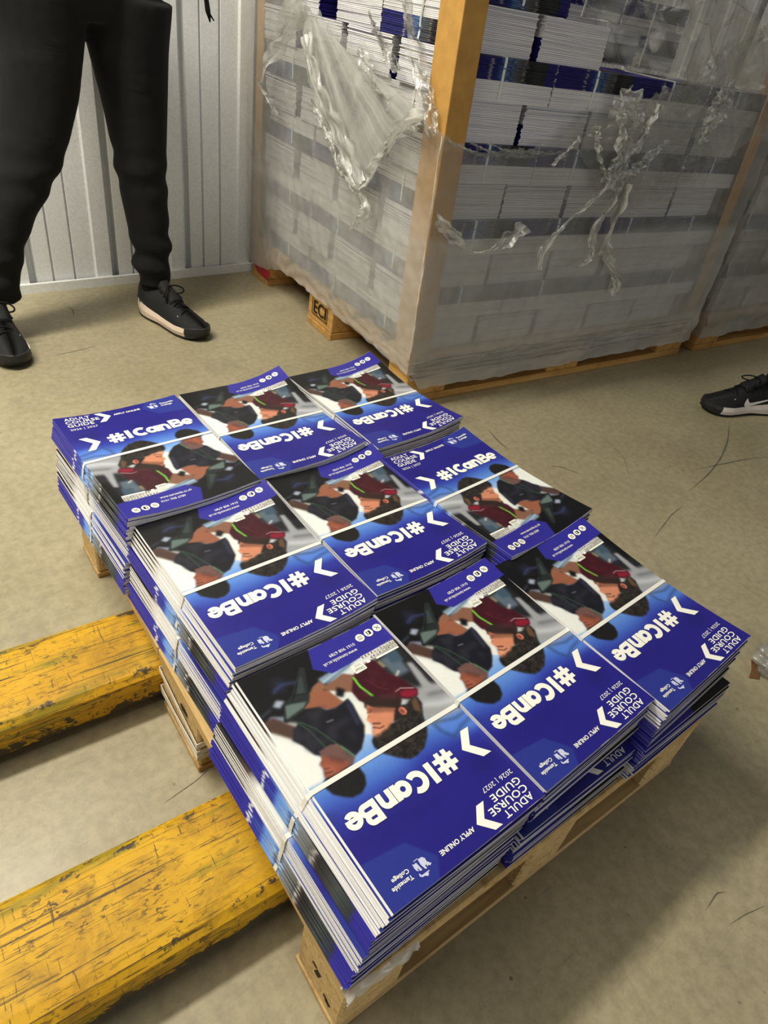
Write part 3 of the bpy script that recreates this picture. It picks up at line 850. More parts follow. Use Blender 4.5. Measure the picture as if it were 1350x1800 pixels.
W0 = np.array([0.217, 2.128, 0.0]); wd = np.array([0.9996, 0.0282, 0.0]); wn = np.array([0.0282, -0.9996, 0.0])   # wn points into the room
prof = [(0.000, 0.008), (0.002, -0.034), (0.025, -0.034), (0.027, 0.0), (0.072, 0.0), (0.0735, -0.012), (0.0785, -0.012), (0.080, 0.0), (0.138, 0.0), (0.1395, -0.012), (0.1445, -0.012), (0.146, 0.0), (0.205, 0.0), (0.210, 0.008), (0.2587, 0.008)]
pts = []
for k in range(-14, 16):
    for s_, d_ in prof[:-1]: pts.append((0.029 + 0.2587 * k + s_, d_))
pts = np.array(pts)
rows = []
for z in (0.0, 0.9, 1.8, 3.0):
    rows.append(W0 + pts[:, :1] * wd + pts[:, 1:] * wn + np.array([0, 0, z]))
mb = MB(); mb.grid(np.array(rows), flip=True)
a, b_ = W0 + wd * pts[0, 0] - wn * 0.045, W0 + wd * pts[-1, 0] - wn * 0.045
mb.add([a, b_, b_ + [0, 0, 3], a + [0, 0, 3]], [(0, 1, 2, 3)])
wall = struct(mb.build('wall_back', M['wall']))
mb = MB()
L = 7.4
c = W0 + wd * (-3.6 + L / 2) + wn * 0.014
mb.box((c[0], c[1], 0.014), (L, 0.012, 0.028), rz=math.atan2(wd[1], wd[0]))
mb.box((c[0] - wn[0] * 0.02, c[1] - wn[1] * 0.02, 0.003), (L, 0.05, 0.006), rz=math.atan2(wd[1], wd[0]))
mb.build('base_channel', M['wall'], wall)

mb = MB(); mb.box((4.15, -0.9, 1.5), (0.04, 6.2, 3.0)); struct(mb.build('wall_right', M['wall']))

# ------------------------------------------------------------------ low pallet with its blocks
PW, PL, PT = 0.632, 0.884, 0.1275
PY = R(-1.9)
low = empty('wooden_pallet', (-0.037, -0.004, 0.0), PY)
tag(low, 'small chipboard and plywood pallet under the loose blue booklets', 'pallet')
def bevel(o, w=0.0015, seg=1):
    m = o.modifiers.new('bevel', 'BEVEL'); m.width = w; m.segments = seg; m.limit_method = 'ANGLE'
    return o
for y0, y1 in ((0.0, 0.4915), (0.4925, PL)):
    mb = MB(); mb.box((PW / 2, (y0 + y1) / 2, PT - 0.0105), (PW, y1 - y0, 0.021)); bevel(mb.build('deck_panel', M['ply'], low), 0.002)
YB = ((0.0, 0.086), (0.358, 0.488), (0.796, PL)); XB = ((0.0, 0.088), (0.272, 0.36), (0.544, PW))
for y0, y1 in YB:
    mb = MB(); mb.box((PW / 2, (y0 + y1) / 2, 0.006), (PW, y1 - y0, 0.012)); bevel(mb.build('bottom_board', M['plyx'], low))
    for x0, x1 in XB:
        mb = MB(); mb.box(((x0 + x1) / 2, (y0 + y1) / 2, (0.012 + PT - 0.021) / 2), (x1 - x0 - 0.003, y1 - y0 - 0.002, PT - 0.021 - 0.012)); bevel(mb.build('block', M['chip'], low), 0.003)
# white tape wound round the middle block
for z0, tilt, w in ((0.066, 0.010, 0.011), (0.049, -0.006, 0.010), (0.037, 0.004, 0.010)):
    x0, x1, y0, y1 = -0.0016, 0.0896, 0.3572, 0.4882
    loop = np.array([(x0, y0), (x1, y0), (x1, y1), (x0, y1), (x0, y0)])
    rr = []
    for k, (x, y) in enumerate(loop):
        zz = z0 + tilt * (y - y0) / (y1 - y0) * 2
        rr.append([(x, y, zz - w / 2), (x, y, zz + w / 2)])
    mb = MB(); mb.grid(np.array(rr)); o = mb.build('tape_wrap', M['tape'], low)
    m = o.modifiers.new('thick', 'SOLIDIFY'); m.thickness = 0.0008; m.offset = 0
# stencil marks on the near block
for y, z in ((0.046, 0.062), (0.022, 0.038)):
    mb = MB()
    for k in range(4):
        mb.box((0.0008, y + rng.normal(0, 0.004), z + rng.normal(0, 0.003)), (0.001, 0.008, 0.0016), rz=0); 
    mb.build('stencil_mark', M['stencil'], low)
# knot in the middle block
mb = MB(); a = np.linspace(0, 2 * math.pi, 14, endpoint=False)
mb.add(np.c_[np.full(14, 0.0006), 0.405 + 0.013 * np.cos(a), 0.088 + 0.006 * np.sin(a)], [tuple(range(14))]); mb.build('knot', M['stencil'], low)

# ------------------------------------------------------------------ pallet truck forks
truck = empty('pallet_truck', (-0.62, 0.42, 0.0), R(-3.6))
tag(truck, 'yellow pallet truck with scratched paint, forks run under the low pallet', 'pallet truck')
sec = [(-0.062, 0.014), (-0.070, 0.020), (-0.0735, 0.056), (-0.070, 0.067), (-0.060, 0.0745), (-0.046, 0.077), (0.0, 0.078), (0.046, 0.077), (0.060, 0.0745), (0.070, 0.067), (0.0735, 0.056), (0.070, 0.020), (0.062, 0.014)]
wear = [0.98, 0.96, 0.62, 0.6, 0.74, 0.55, 0.5, 0.55, 0.74, 0.6, 0.62, 0.96, 0.98]
for yc in (-0.178, 0.178):
    xs = [-0.10, 0.0, 0.2, 0.4, 0.6, 0.8, 1.0, 1.06, 1.10, 1.115]
    rows = []; cols = []
    for x in xs:
        k = 1.0 if x < 1.02 else max(0.25, 1 - ((x - 1.02) / 0.1) ** 1.6)
        zk = 1.0 if x < 1.02 else max(0.5, 1 - ((x - 1.02) / 0.1) * 0.5)
        rows.append([(x, yc + y * k, 0.014 + (z - 0.014) * zk) for y, z in sec])
        cols.append([(w, w, w) for w in wear])
    mb = MB(); Pp = np.array(rows); mb.grid(Pp, 0, np.array(cols), flip=True)
    mb.add(Pp[-1], [tuple(range(len(sec)))], 0, (0.5, 0.5, 0.5)); mb.add(Pp[0], [tuple(range(len(sec)))[::-1]], 0, (0.5, 0.5, 0.5))
    fk = mb.build('fork', M['fork'], truck, colour=True)
    mb = MB(); th = np.linspace(0, 2 * math.pi, 20, endpoint=False)
    ring = np.array([[(0.94 + 0.026 * math.cos(t), yc + yy, 0.027 + 0.026 * math.sin(t)) for t in th] for yy in (-0.028, 0.028)])
    mb.grid(ring.transpose(1, 0, 2), closed_u=True); mb.add(ring[0], [tuple(range(20))]); mb.add(ring[1], [tuple(range(20))[::-1]])
    mb.build('roller', M['outsole'], truck)
mb = MB(); mb.box((-0.16, 0, 0.11), (0.12, 0.44, 0.20)); mb.box((-0.13, 0.178, 0.05), (0.10, 0.14, 0.07)); mb.box((-0.13, -0.178, 0.05), (0.10, 0.14, 0.07)); mb.box((-0.25, 0, 0.24), (0.10, 0.16, 0.30))
bevel(mb.build('frame', M['fork'], truck, colour=True), 0.01, 2)
mb = MB(); mb.tube([(-0.27, 0, 0.36), (-0.36, 0, 0.8), (-0.42, 0, 1.1)], 0.018, 12); mb.tube([(-0.42, -0.13, 1.12), (-0.42, 0.13, 1.12)], 0.015, 12); mb.build('handle', M['steel'], truck)
mb = MB()
ring = np.array([[(-0.28 + 0.09 * math.cos(t), yy, 0.09 + 0.09 * math.sin(t)) for t in th] for yy in (-0.03, 0.03)])
mb.grid(ring.transpose(1, 0, 2), closed_u=True); mb.add(ring[0], [tuple(range(20))]); mb.add(ring[1], [tuple(range(20))[::-1]]); mb.build('wheel', M['outsole'], truck)

# ------------------------------------------------------------------ the loose bundles: two layers of nine
DECK = PT + 0.0006
GR = 'strapped booklet bundles on the low pallet'
def place(x0, y0, yaw):
    c, s = math.cos(yaw), math.sin(yaw)
    return (x0 + 0.105 * c - 0.1485 * s, y0 + 0.105 * s + 0.1485 * c)
LOWER = {  # x0, y0, yaw, lean
 'G': (-0.030, -0.001, 0.000), 'H': (0.186, -0.008, -0.012), 'I': (0.404, -0.020, -0.012),
 'D': (-0.014, 0.302, 0.004), 'E': (0.205, 0.292, 0.0), 'F': (0.420, 0.286, 0.01),
 'A': (-0.020, 0.606, 0.012), 'B': (0.200, 0.600, 0.0), 'C': (0.424, 0.596, 0.01)}
UPPER = {  # x0, y0, top z, yaw, upside down?, fine step (mm), bs, bf
 'A': (-0.0066, 0.6003, 0.2692, 0.0327, False, 1.3, 0.10, 0.06),
 'B': (0.2089, 0.6188, 0.2650, 0.0057, True, 1.5, 0.26, 0.00),
 'C': (0.4478, 0.6164, 0.2587, 0.0293, True, 1.6, 0.26, 0.00),
 'D': (0.0056, 0.3093, 0.2584, 0.0148, True, 1.1, 0.17, 0.04),
 'E': (0.2234, 0.3222, 0.2563, 0.0055, True, 1.1, 0.24, 0.06),
 'F': (0.4424, 0.2795, 0.2640, 0.0717, False, 1.3, 0.10, 0.16),
 'G': (0.0, 0.0, 0.2500, -0.0004, True, 0.9, 0.08, 0.05),
 'H': (0.2069, 0.0, 0.2584, 0.0282, True, 1.0, 0.10, 0.04),
 'I': (0.4195, -0.0151, 0.2625, 0.0376, True, 1.1, 0.16, 0.02)}
UL = {
 'A': 'blue booklet bundle with upright cover at the far left corner of the low pallet',
 'B': 'blue booklet bundle at the far edge of the low pallet, between two others',
 'C': 'blue booklet bundle at the far right corner, nearest the wrapped stack',
 'D': 'blue booklet bundle in the middle of the left side, white page edges showing',
 'E': 'blue booklet bundle at the very centre of the low pallet',
 'F': 'blue booklet bundle with upright cover in the middle of the right side',
 'G': 'largest blue booklet bundle, nearest the camera at the near left corner',
 'H': 'blue booklet bundle in the middle of the near edge, top layer',
 'I': 'blue booklet bundle at the near right corner, its right edge overhanging the floor'}
LLB = {
 'A': 'lower-layer booklet bundle under the upright one at the far left', 'B': 'lower-layer booklet bundle hidden under the middle of the far edge',
 'C': 'lower-layer booklet bundle under the far right corner bundle', 'D': 'lower-layer booklet bundle in the middle of the left side, on the deck',
 'E': 'lower-layer booklet bundle hidden under the centre bundle', 'F': 'lower-layer booklet bundle under the upright one on the right side',
 'G': 'lower-layer booklet bundle at the near left corner, resting on the deck', 'H': 'lower-layer booklet bundle whose dark blue cover peeks out along the near edge',
 'I': 'lower-layer booklet bundle at the near right corner, fanned over the bare deck'}
LTOP = 0.0625
for k, (q, (x0, y0, yaw)) in enumerate(LOWER.items()):
    if q in ('B', 'E'): continue          # wholly hidden below the others
    b = Bundle(20, LTOP, q != 'I', a=0.05, bs=0.0, bf=0.0, seed=100 + k, lean=[(0, -0.005 if q == 'G' else -0.002), (0.5, 0.0), (1, 0.004)], spread=1.3)
    X, Y = place(x0, y0, yaw)
    make_bundle(dict(b=b, loc=(X, Y, DECK), rz=yaw), LLB[q], GR, fine=2.0 if q in ('H', 'I') else None, text=(q == 'H'))
for k, (q, (x0, y0, zt, yaw, flip, fine, bs, bf)) in enumerate(UPPER.items()):
    base = DECK + LTOP + 0.0012
    ln = {'G': [(0, -0.021), (0.5, -0.017), (1, 0.0)], 'D': [(0, -0.012), (0.5, -0.009), (1, 0.0)], 'A': [(0, -0.004), (0.45, -0.002), (0.55, -0.006), (1, 0.0)],
          'H': [(0, 0.0), (1, 0.0)], 'I': [(0, -0.006), (0.5, -0.004), (1, 0.0)]}.get(q, [(0, -0.004), (1, 0.0)])
    b = Bundle(20, zt - base, flip, a=0.08, bs=bs, bf=bf, seed=200 + k, lean=ln, spread=1.2, bow=-0.03)
    X, Y = place(x0, y0, yaw)
    make_bundle(dict(b=b, loc=(X, Y, base), rz=yaw), UL[q], GR, fine=fine)
# ------------------------------------------------------------------ the tall wrapped stack
SY = R(-5.0); SP0 = np.array([0.925, 1.075, 0.0])
ex = np.array([math.cos(SY), math.sin(SY), 0]); ey = np.array([-math.sin(SY), math.cos(SY), 0])
def at_stack(s, t, z, o=0.0):
    p = SP0 + ex * (s + o) + ey * t; return (p[0], p[1], z)
def lean(z): return -0.030 * (z - 0.13) / 0.78

RH = 0.0846
def stack_mesh(seed, top_flip):
    b = Bundle(24, RH - 0.0008, top_flip, a=0.05, bs=0.01, bf=0.0, seed=seed, spread=1.0)
    cv, pg, st = MB(), MB(), MB()
    for i in range(b.n):
        booklet_geo(b, i, cv, pg, nx=3, ny=5, nsp=46, dim=0.42)  # same spine print darkened: the tall stack's shade is put into its colour
    mb = MB()
    for src, mi in ((cv, 0), (pg, 1)):
        mb.v += src.v; mb.c += src.c
        mb.f += [tuple(q + mb.n for q in f) for f in src.f]; mb.m += [mi] * len(src.f); mb.n += src.n
    me = mb.build('booklets', [M['print'], M['pages']], None, colour=True)
    d = me.data; bpy.data.objects.remove(me)
    strap_geo(b, st, w=0.0066, th=0.0012); so = st.build('strap', M['strap'], None); sd = so.data; bpy.data.objects.remove(so)
    return d, sd
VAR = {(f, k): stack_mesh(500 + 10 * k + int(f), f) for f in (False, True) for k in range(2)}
_cnt = [0]
def tall_bundle(s, t, z, side, label, group, o=0.0):
    """s,t: near left corner of the footprint. side: 'R' spine half up on the right face, 'E' its short end on the right face, 'L' spine low on the left face"""
    _cnt[0] += 1
    k = _cnt[0] % 2
    j = rng.normal(0, 0.002, 2)
    if side == 'R': cs, ct, yaw, flip = s + 0.1485, t + 0.105, SY + R(90), False
    elif side == 'L': cs, ct, yaw, flip = s + 0.105, t + 0.1485, SY, True
    else: cs, ct, yaw, flip = s + 0.1485, t + 0.105, SY + R(90), True
    e = empty('booklet_bundle', at_stack(cs + j[0] + lean(z), ct + j[1], z, o), yaw + rng.normal(0, 0.006))
    tag(e, label, 'booklet bundle', group)
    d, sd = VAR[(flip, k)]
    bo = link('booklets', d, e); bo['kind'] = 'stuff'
    link('strap', sd, e)
    return e
ORD = ['first', 'second', 'third', 'fourth', 'fifth', 'sixth', 'seventh', 'eighth', 'ninth', 'tenth']
G1 = 'booklet bundles in the tall wrapped stack'
ZT = 0.148
for r in range(1, 10):
    z = 0.91 - RH * r + 0.0004
    if r % 2 == 0:
        for c in range(4):
            tall_bundle(0.011 + 0.2985 * c, 0.018, z, 'R', 'booklet bundle, dark spines over white edges, %s from near post, %s row of stack' % (ORD[c], ORD[r - 1]), G1)
        for c in range(1, 4):
            tall_bundle(0.014, 0.018 + 0.245 * c, z, 'E', 'booklet bundle facing the person, %s back from near post, %s row of tall stack' % (ORD[c], ORD[r - 1]), G1)
    else:
        for c in range(5):
            if r == 1 and c > 1: continue
            tall_bundle(0.017 + 0.226 * c, 0.026, z, 'L', 'booklet bundle showing white page heads, %s from near post, %s row of stack' % (ORD[c], ORD[r - 1]), G1)
        for c in range(1, 3):
            tall_bundle(0.017, 0.026 + 0.305 * c, z, 'E' if r == 1 else 'L', 'booklet bundle facing the person, %s back from near post, %s row of tall stack' % (ORD[c], ORD[r - 1]), G1)
# loose ones above and set back
tall_bundle(0.475, 0.20, 0.8395, 'E', 'set-back booklet bundle with white strap under the crumpled film at the top', G1)
tall_bundle(0.33, 0.425, 0.8265, 'R', 'set-back booklet bundle behind the white page heads at the top of the stack', G1)
for c in range(2):
    tall_bundle(0.64 + 0.305 * c, 0.43, 0.8265, 'R', 'booklet bundle far back behind the crumpled film at the top, %s from the left' % ORD[c], G1)
for c in range(3):
    tall_bundle(0.33 + 0.305 * c, 0.43, 0.9115, 'R', 'topmost booklet bundle far back behind the crumpled film, %s from the left' % ORD[c], G1)
for c in range(0, 3):
    tall_bundle(0.017, 0.03 + 0.25 * c, 0.9108, 'E', 'booklet bundle at the very top of the stack, %s back from near post' % ORD[c], G1)

def post(name, s, t, ls, lt, z0, z1, sh0, sh1, label, tilt_t=0.0):
    """L-shaped board edge protector; ls/lt signed leg lengths along s and t"""
    th = 0.0045
    a = [(0, 0), (ls, 0), (ls, math.copysign(th, lt)), (math.copysign(th, ls), math.copysign(th, lt)), (math.copysign(th, ls), lt), (0, lt)]
    rows = []
    for z in np.linspace(z0, z1, 6):
        f = (z - z0) / (z1 - z0); dx = sh0 + (sh1 - sh0) * f
        rows.append([at_stack(s + dx + x, t + tilt_t * f + y, z) for x, y in a])
    mb = MB(); Pq = np.array(rows); mb.grid(Pq.transpose(1, 0, 2), closed_u=True)
    mb.add(Pq[-1], [tuple(range(6))]); mb.add(Pq[0], [tuple(range(6))])
    o = bevel(mb.build(name, M['card']), 0.0022, 2)
    return tag(o, label, 'edge protector', 'cardboard corner posts')
post('cardboard_corner_post', -0.001, -0.001, 0.062, 0.082, 0.10, 1.25, 0.0, -0.042, 'tan cardboard corner post at the near corner of the torn wrapped stack')
post('cardboard_corner_post', 1.245, -0.001, -0.05, 0.06, 0.10, 1.25, 0.0, -0.10, 'dim cardboard corner post between the two wrapped stacks')
post('cardboard_corner_post', -0.001, 1.036, 0.05, -0.05, 0.10, 1.25, 0.0, -0.006, 'cardboard corner post beside the metal wall, behind hazy film')

def big_pallet(s0, label, stencil):
    p = at_stack(s0, 0.0, 0.0)
    e = empty('wooden_pallet', p, SY); tag(e, label, 'pallet')
    Wd, Dp = 1.255, 1.036
    tb = ((0.0, 0.10), (0.428, 0.588), (0.905, Dp)); sb = ((0.0, 0.145), (0.555, 0.70), (1.11, Wd))
    for t0, t1 in tb:
        mb = MB(); mb.box((Wd / 2, (t0 + t1) / 2, 0.011), (Wd, t1 - t0, 0.022)); bevel(mb.build('bottom_board', M['pinex'], e), 0.002)
        for q0, q1 in sb:
            mb = MB(); mb.box(((q0 + q1) / 2, (t0 + t1) / 2, 0.061), (q1 - q0 - 0.004, t1 - t0 - 0.002, 0.078)); bevel(mb.build('block', M['pine'], e), 0.003)
    for q0, q1 in sb:
        mb = MB(); mb.box(((q0 + q1) / 2, Dp / 2, 0.111), (q1 - q0, Dp, 0.022)); bevel(mb.build('stringer', M['pine'], e), 0.002)
    for k in range(7):
        t0 = k * (Dp - 0.11) / 6
        mb = MB(); mb.box((Wd / 2, t0 + 0.055, 0.1335), (Wd, 0.11, 0.022)); bevel(mb.build('deck_board', M['pinex'], e), 0.002)
    if stencil:
        cu = bpy.data.curves.new('t', 'FONT'); cu.body = 'ECI'; cu.offset = 0.02
        ob = bpy.data.objects.new('t', cu); COL.objects.link(ob)
        me = bpy.data.meshes.new_from_object(ob.evaluated_get(bpy.context.evaluated_depsgraph_get()))
        v = np.array([q.co[:2] for q in me.vertices]); f = [tuple(q.vertices) for q in me.polygons]
        bpy.data.objects.remove(ob); bpy.data.curves.remove(cu)
        v = (v - v.min(0)) / (v.max(0) - v.min(0))
        mb = MB(); mb.add(np.c_[np.full(len(v), -0.0006), 0.548 - v[:, 0] * 0.082, 0.050 + v[:, 1] * 0.042], f)
        mb.build('stencil_lettering', M['stencil'], e)
        mb = MB()
        mb.box((-0.0005, 0.507, 0.0445), (0.001, 0.10, 0.002)); mb.box((-0.0005, 0.4575, 0.07), (0.001, 0.002, 0.05)); mb.box((-0.0005, 0.5565, 0.07), (0.001, 0.002, 0.05))
        mb.build('stencil_frame', M['stencil'], e)
    return e
big_pallet(0.0, 'pine block pallet under the torn wrapped stack, with stencilled block', True)
big_pallet(1.345, 'pine block pallet under the dim wrapped stack at the right edge', False)

# ---- stretch film
def hnoise(x, y, seed=0):
    r = np.random.default_rng(seed); o = np.zeros(np.broadcast(x, y).shape)
    for k in range(10):
        a = r.uniform(0, 2 * math.pi); f = r.uniform(0.6, 1.8); o = o + np.sin((x * math.cos(a) + y * math.sin(a)) * f * 2 * math.pi + r.uniform(0, 6.28)) / 3.2
    return o
film1 = empty('stretch_film', at_stack(0, 0, 0), SY)
tag(film1, 'torn clear stretch film wrapped round the tall stack beside the wall', 'plastic film')
Ltop = [(0.0, 0.672), (0.041, 0.684), (0.103, 0.706), (0.209, 0.745), (0.32, 0.786), (0.491, 0.812), (0.685, 0.853), (0.80, 1.02), (1.08, 1.10)]
Lbot = [(0.0, 0.10), (0.063, 0.098), (0.187, 0.101), (0.466, 0.108), (0.625, 0.112), (0.797, 0.100), (0.90, 0.062), (1.08, 0.040)]
Rtop = [(0.0, 0.670), (0.055, 0.653), (0.153, 0.644), (0.257, 0.66), (0.34, 0.69), (0.436, 0.744), (0.572, 0.771), (0.708, 0.811), (0.799, 0.856), (0.851, 0.904), (0.952, 0.957), (1.05, 1.02), (1.30, 1.08)]
Rbot = [(0.0, 0.098), (0.03, 0.052), (0.3, 0.046), (0.627, 0.050), (1.18, 0.060), (1.30, 0.060)]
def film_sheet(name, tops, bots, side, p0, p1, npth, nz, seed, off, amp, hz, parent, mat, lean_k=1.0):
    p = np.linspace(p0, p1, npth)
    zt = np.interp(p, [q[0] for q in tops], [q[1] for q in tops]); zb = np.interp(p, [q[0] for q in bots], [q[1] for q in bots])
    zt = zt + 0.008 * hnoise(p * 14, 0 * p, seed + 5) + 0.004 * hnoise(p * 50, 0 * p, seed + 6)
    zb = zb + 0.002 * hnoise(p * 12, 0 * p, seed + 7)
    f = np.linspace(0, 1, nz)
    PP = np.repeat(p[:, None], nz, 1); ZZ = zb[:, None] + (zt - zb)[:, None] * f[None, :]
    tens = np.exp(-np.abs(ZZ - 0.50) / 0.25)
    d = off + amp * (hnoise(PP * 3, ZZ * 9, seed) + 0.5 * hnoise(PP * 14, ZZ * 22, seed + 1)) + amp * 1.2 * smoothstep(0.85, 1.0, f[None, :]) * hnoise(PP * 24, ZZ * 24, seed + 2)
    # ropey horizontal pleats where the film is gathered round the pallet
    d = d + 0.004 * np.exp(-((ZZ - 0.12) / 0.035) ** 2) * np.sin(ZZ * 420 + 3 * hnoise(PP * 2, ZZ * 0, seed + 3))
    d = np.maximum(d, 0.002)
    sh = lean(ZZ) * lean_k
    if side == 'L': V = np.stack([-d + sh, PP, ZZ], -1)
    else: V = np.stack([PP + sh, -d, ZZ], -1)
    H = hz(PP, ZZ)
    mb = MB(); mb.grid(V, 0, np.repeat(H[..., None], 3, -1), flip=(side == 'L'))
    return mb.build(name, mat, parent, smooth=True, colour=True)
def hzL(p, z): return 0.70 + 0.42 * smoothstep(0.60, 0.38, z) + 0.25 * np.exp(-((z - 0.43 + 0.05 * p) / 0.02) ** 2) - 0.25 * smoothstep(0.10, 0.0, p) * smoothstep(0.3, 0.6, z)
def hzR(p, z): return 0.55 + 0.65 * smoothstep(0.47, 0.44, z + 0.02 * np.sin(p * 5)) + 0.3 * smoothstep(0.22, 0.12, z)
film_sheet('film_sheet', Ltop, Lbot, 'L', -0.012, 1.040, 120, 70, 3, 0.013, 0.0025, hzL, film1, M['film'])
film_sheet('film_sheet', Rtop, Rbot, 'R', -0.012, 1.262, 140, 70, 9, 0.013, 0.0025, hzR, film1, M['film'])
# crumpled second skin over the far upper part of the right face, and the heap thrown over the top
film_sheet('film_fold', [(0.40, 0.70), (0.62, 0.80), (0.80, 0.875), (0.95, 0.96), (1.26, 1.06)], [(0.40, 0.66), (0.52, 0.56), (0.70, 0.52), (0.9, 0.60), (1.10, 0.72), (1.26, 0.74)], 'R', 0.40, 1.235, 110, 60, 21, 0.034, 0.008, lambda p, z: 0.45 + 0.5 * np.clip(hnoise(p * 4, z * 8, 31), 0, 1), film1, M['film2'])
def heap(seed, s0, s1, z0, z1, t0, t1, amp):
    S, Fz = np.meshgrid(np.linspace(s0, s1, 110), np.linspace(0, 1, 80), indexing='ij')
    Zz = z0 + (z1 - z0) * Fz + 0.012 * hnoise(S * 8, Fz * 3, seed + 4)
    T = t0 + (t1 - t0) * Fz + amp * (hnoise(S * 3.3 + Fz * 1.2, Fz * 1.6, seed) + 0.45 * hnoise(S * 9 - Fz * 3, Fz * 3.5, seed + 1) + 0.10 * hnoise(S * 34, Fz * 8, seed + 2))
    mb = MB(); mb.grid(np.stack([S + lean(Zz), T, Zz], -1), 0, np.repeat((0.5 + 0.35 * np.clip(hnoise(S * 6, Fz * 6, seed + 7), -0.6, 1))[..., None], 3, -1))
    mb.build('film_heap', M['film2'], film1, smooth=True, colour=True)
heap(51, 0.50, 1.30, 0.845, 1.12, 0.06, 0.34, 0.014)
heap(61, 0.66, 1.30, 0.83, 1.12, 0.01, 0.24, 0.012)

def smooth_path(pts, n):
    p = np.asarray(pts, float); t = np.r_[0, np.cumsum(np.linalg.norm(np.diff(p, axis=0), axis=1))]; t /= t[-1]
    tt = np.linspace(0, 1, n); q = np.stack([np.interp(tt, t, p[:, k]) for k in range(p.shape[1])], -1)
    for _ in range(max(2, n // 12)): q[1:-1] = (q[:-2] + 2 * q[1:-1] + q[2:]) / 4
    return q
def ribbon(name, pts, side, off, w0, w1, seed, parent, mat, n=60, m=9, crump=0.006, twist=2.0, haze=1.0, wmid=None):
    """a gathered, twisted strip of film hanging off a face; pts in (along, height)"""
    q = smooth_path(pts, n)
    r = np.random.default_rng(seed)
    t = np.linspace(0, 1, n)
    w = np.interp(t, [0, 0.5, 1], [w0, (w0 + w1) / 2 if wmid is None else wmid, w1])
    T = np.gradient(q, axis=0); T /= np.linalg.norm(T, axis=1)[:, None] + 1e-9
    N = np.c_[-T[:, 1], T[:, 0]]
    an = twist * np.sin(t * 5 + r.uniform(0, 6)) * 0.6
    u = np.linspace(-0.5, 0.5, m)
    U, TT = np.meshgrid(u, t, indexing='ij')
    ww = w[None, :] * U * (1 + 0.25 * hnoise(TT * 9, U * 0, seed + 3))
    d = off + ww * np.sin(an)[None, :] + crump * (hnoise(U * 3.2, TT * 3, seed) + 0.6 * hnoise(U * 6.5, TT * 5, seed + 1) + 0.16 * hnoise(U * 5, TT * 22, seed + 9))
    a = q[None, :, 0] + N[None, :, 0] * ww * np.cos(an)[None, :] + crump * 0.35 * hnoise(U * 3, TT * 8, seed + 2)
    z = q[None, :, 1] + N[None, :, 1] * ww * np.cos(an)[None, :] + crump * 0.35 * hnoise(U * 3, TT * 8, seed + 4)
    d = np.maximum(d, 0.012)
    V = np.stack([-d + lean(z), a, z], -1) if side == 'L' else np.stack([a + lean(z), -d, z], -1)
    H = haze * (0.75 + 0.5 * hnoise(U * 8, TT * 4, seed + 6))
    mb = MB(); mb.grid(V, 0, np.repeat(np.clip(H, 0.15, 1.4)[..., None], 3, -1))
    return mb.build(name, mat, parent, smooth=True, colour=True)
# left face: hanging V-shaped flap, its gathered edges and tails
le = smooth_path([(0.640, 0.836), (0.591, 0.736), (0.528, 0.656), (0.422, 0.596), (0.367, 0.554), (0.33, 0.522), (0.285, 0.493)], 60)
re = smooth_path([(0.026, 0.699), (0.075, 0.682), (0.133, 0.642), (0.161, 0.61), (0.204, 0.578), (0.22, 0.536), (0.265, 0.491)], 60)
g = np.linspace(0, 1, 40)[:, None, None]
Q = le[None] * (1 - g) + re[None] * g
d = 0.030 + 0.010 * np.sin(g[..., 0] * math.pi) * np.linspace(1, 0.4, 60)[None] + 0.0022 * hnoise(Q[..., 0] * 16 + Q[..., 1] * 10, Q[..., 1] * 3, 71)
ang = np.arctan2(Q[..., 0] - 0.64, 0.90 - Q[..., 1]); rad = np.hypot(Q[..., 0] - 0.64, 0.90 - Q[..., 1])
mb = MB(); hz = 1.25 + 0.45 * hnoise(ang * 7, rad * 1.2, 77) + 0.25 * hnoise(ang * 22, rad * 0.8, 78)
hz = np.clip(hz, 0.6, 2.0)
mb.grid(np.stack([-d + lean(Q[..., 1]), Q[..., 0], Q[..., 1]], -1), 0, np.repeat(hz[..., None], 3, -1))
mb.build('film_flap', M['film'], film1, smooth=True, colour=True)
S_ = dict(parent=film1, mat=M['strand'])
ribbon('film_strand', le[6:58] + [-0.035, -0.004], 'L', 0.045, 0.04, 0.04, 81, n=110, m=15, crump=0.006, haze=1.15, wmid=0.12, twist=0.6, **S_)
ribbon('film_strand', le[26:56] + [0.02, -0.006], 'L', 0.05, 0.012, 0.02, 82, n=60, crump=0.005, haze=0.9, **S_)
ribbon('film_strand', re[::-1], 'L', 0.042, 0.03, 0.05, 83, n=80, crump=0.006, haze=1.1, wmid=0.02, **S_)
ribbon('film_strand', [(0.30, 0.51), (0.262, 0.492), (0.231, 0.480), (0.213, 0.464), (0.222, 0.433), (0.284, 0.394)], 'L', 0.05, 0.05, 0.012, 84, n=60, crump=0.004, haze=1.2, **S_)
ribbon('film_strand', [(0.58, 0.86), (0.606, 0.849), (0.648, 0.803), (0.76, 0.727), (0.824, 0.677), (0.835, 0.633), (0.785, 0.605), (0.743, 0.576)], 'L', 0.055, 0.06, 0.018, 85, n=80, crump=0.005, haze=1.1, wmid=0.045, **S_)
ribbon('film_strand', [(0.17, 0.98), (0.16, 0.895), (0.131, 0.839), (0.092, 0.783), (0.041, 0.727), (0.0, 0.672)], 'L', 0.03, 0.05, 0.03, 86, n=90, crump=0.008, haze=0.6, wmid=0.045, **S_)
ribbon('film_strand', [(0.30, 0.855), (0.26, 0.82), (0.22, 0.79), (0.16, 0.765)], 'L', 0.03, 0.05, 0.02, 87, n=50, crump=0.006, haze=0.5, **S_)
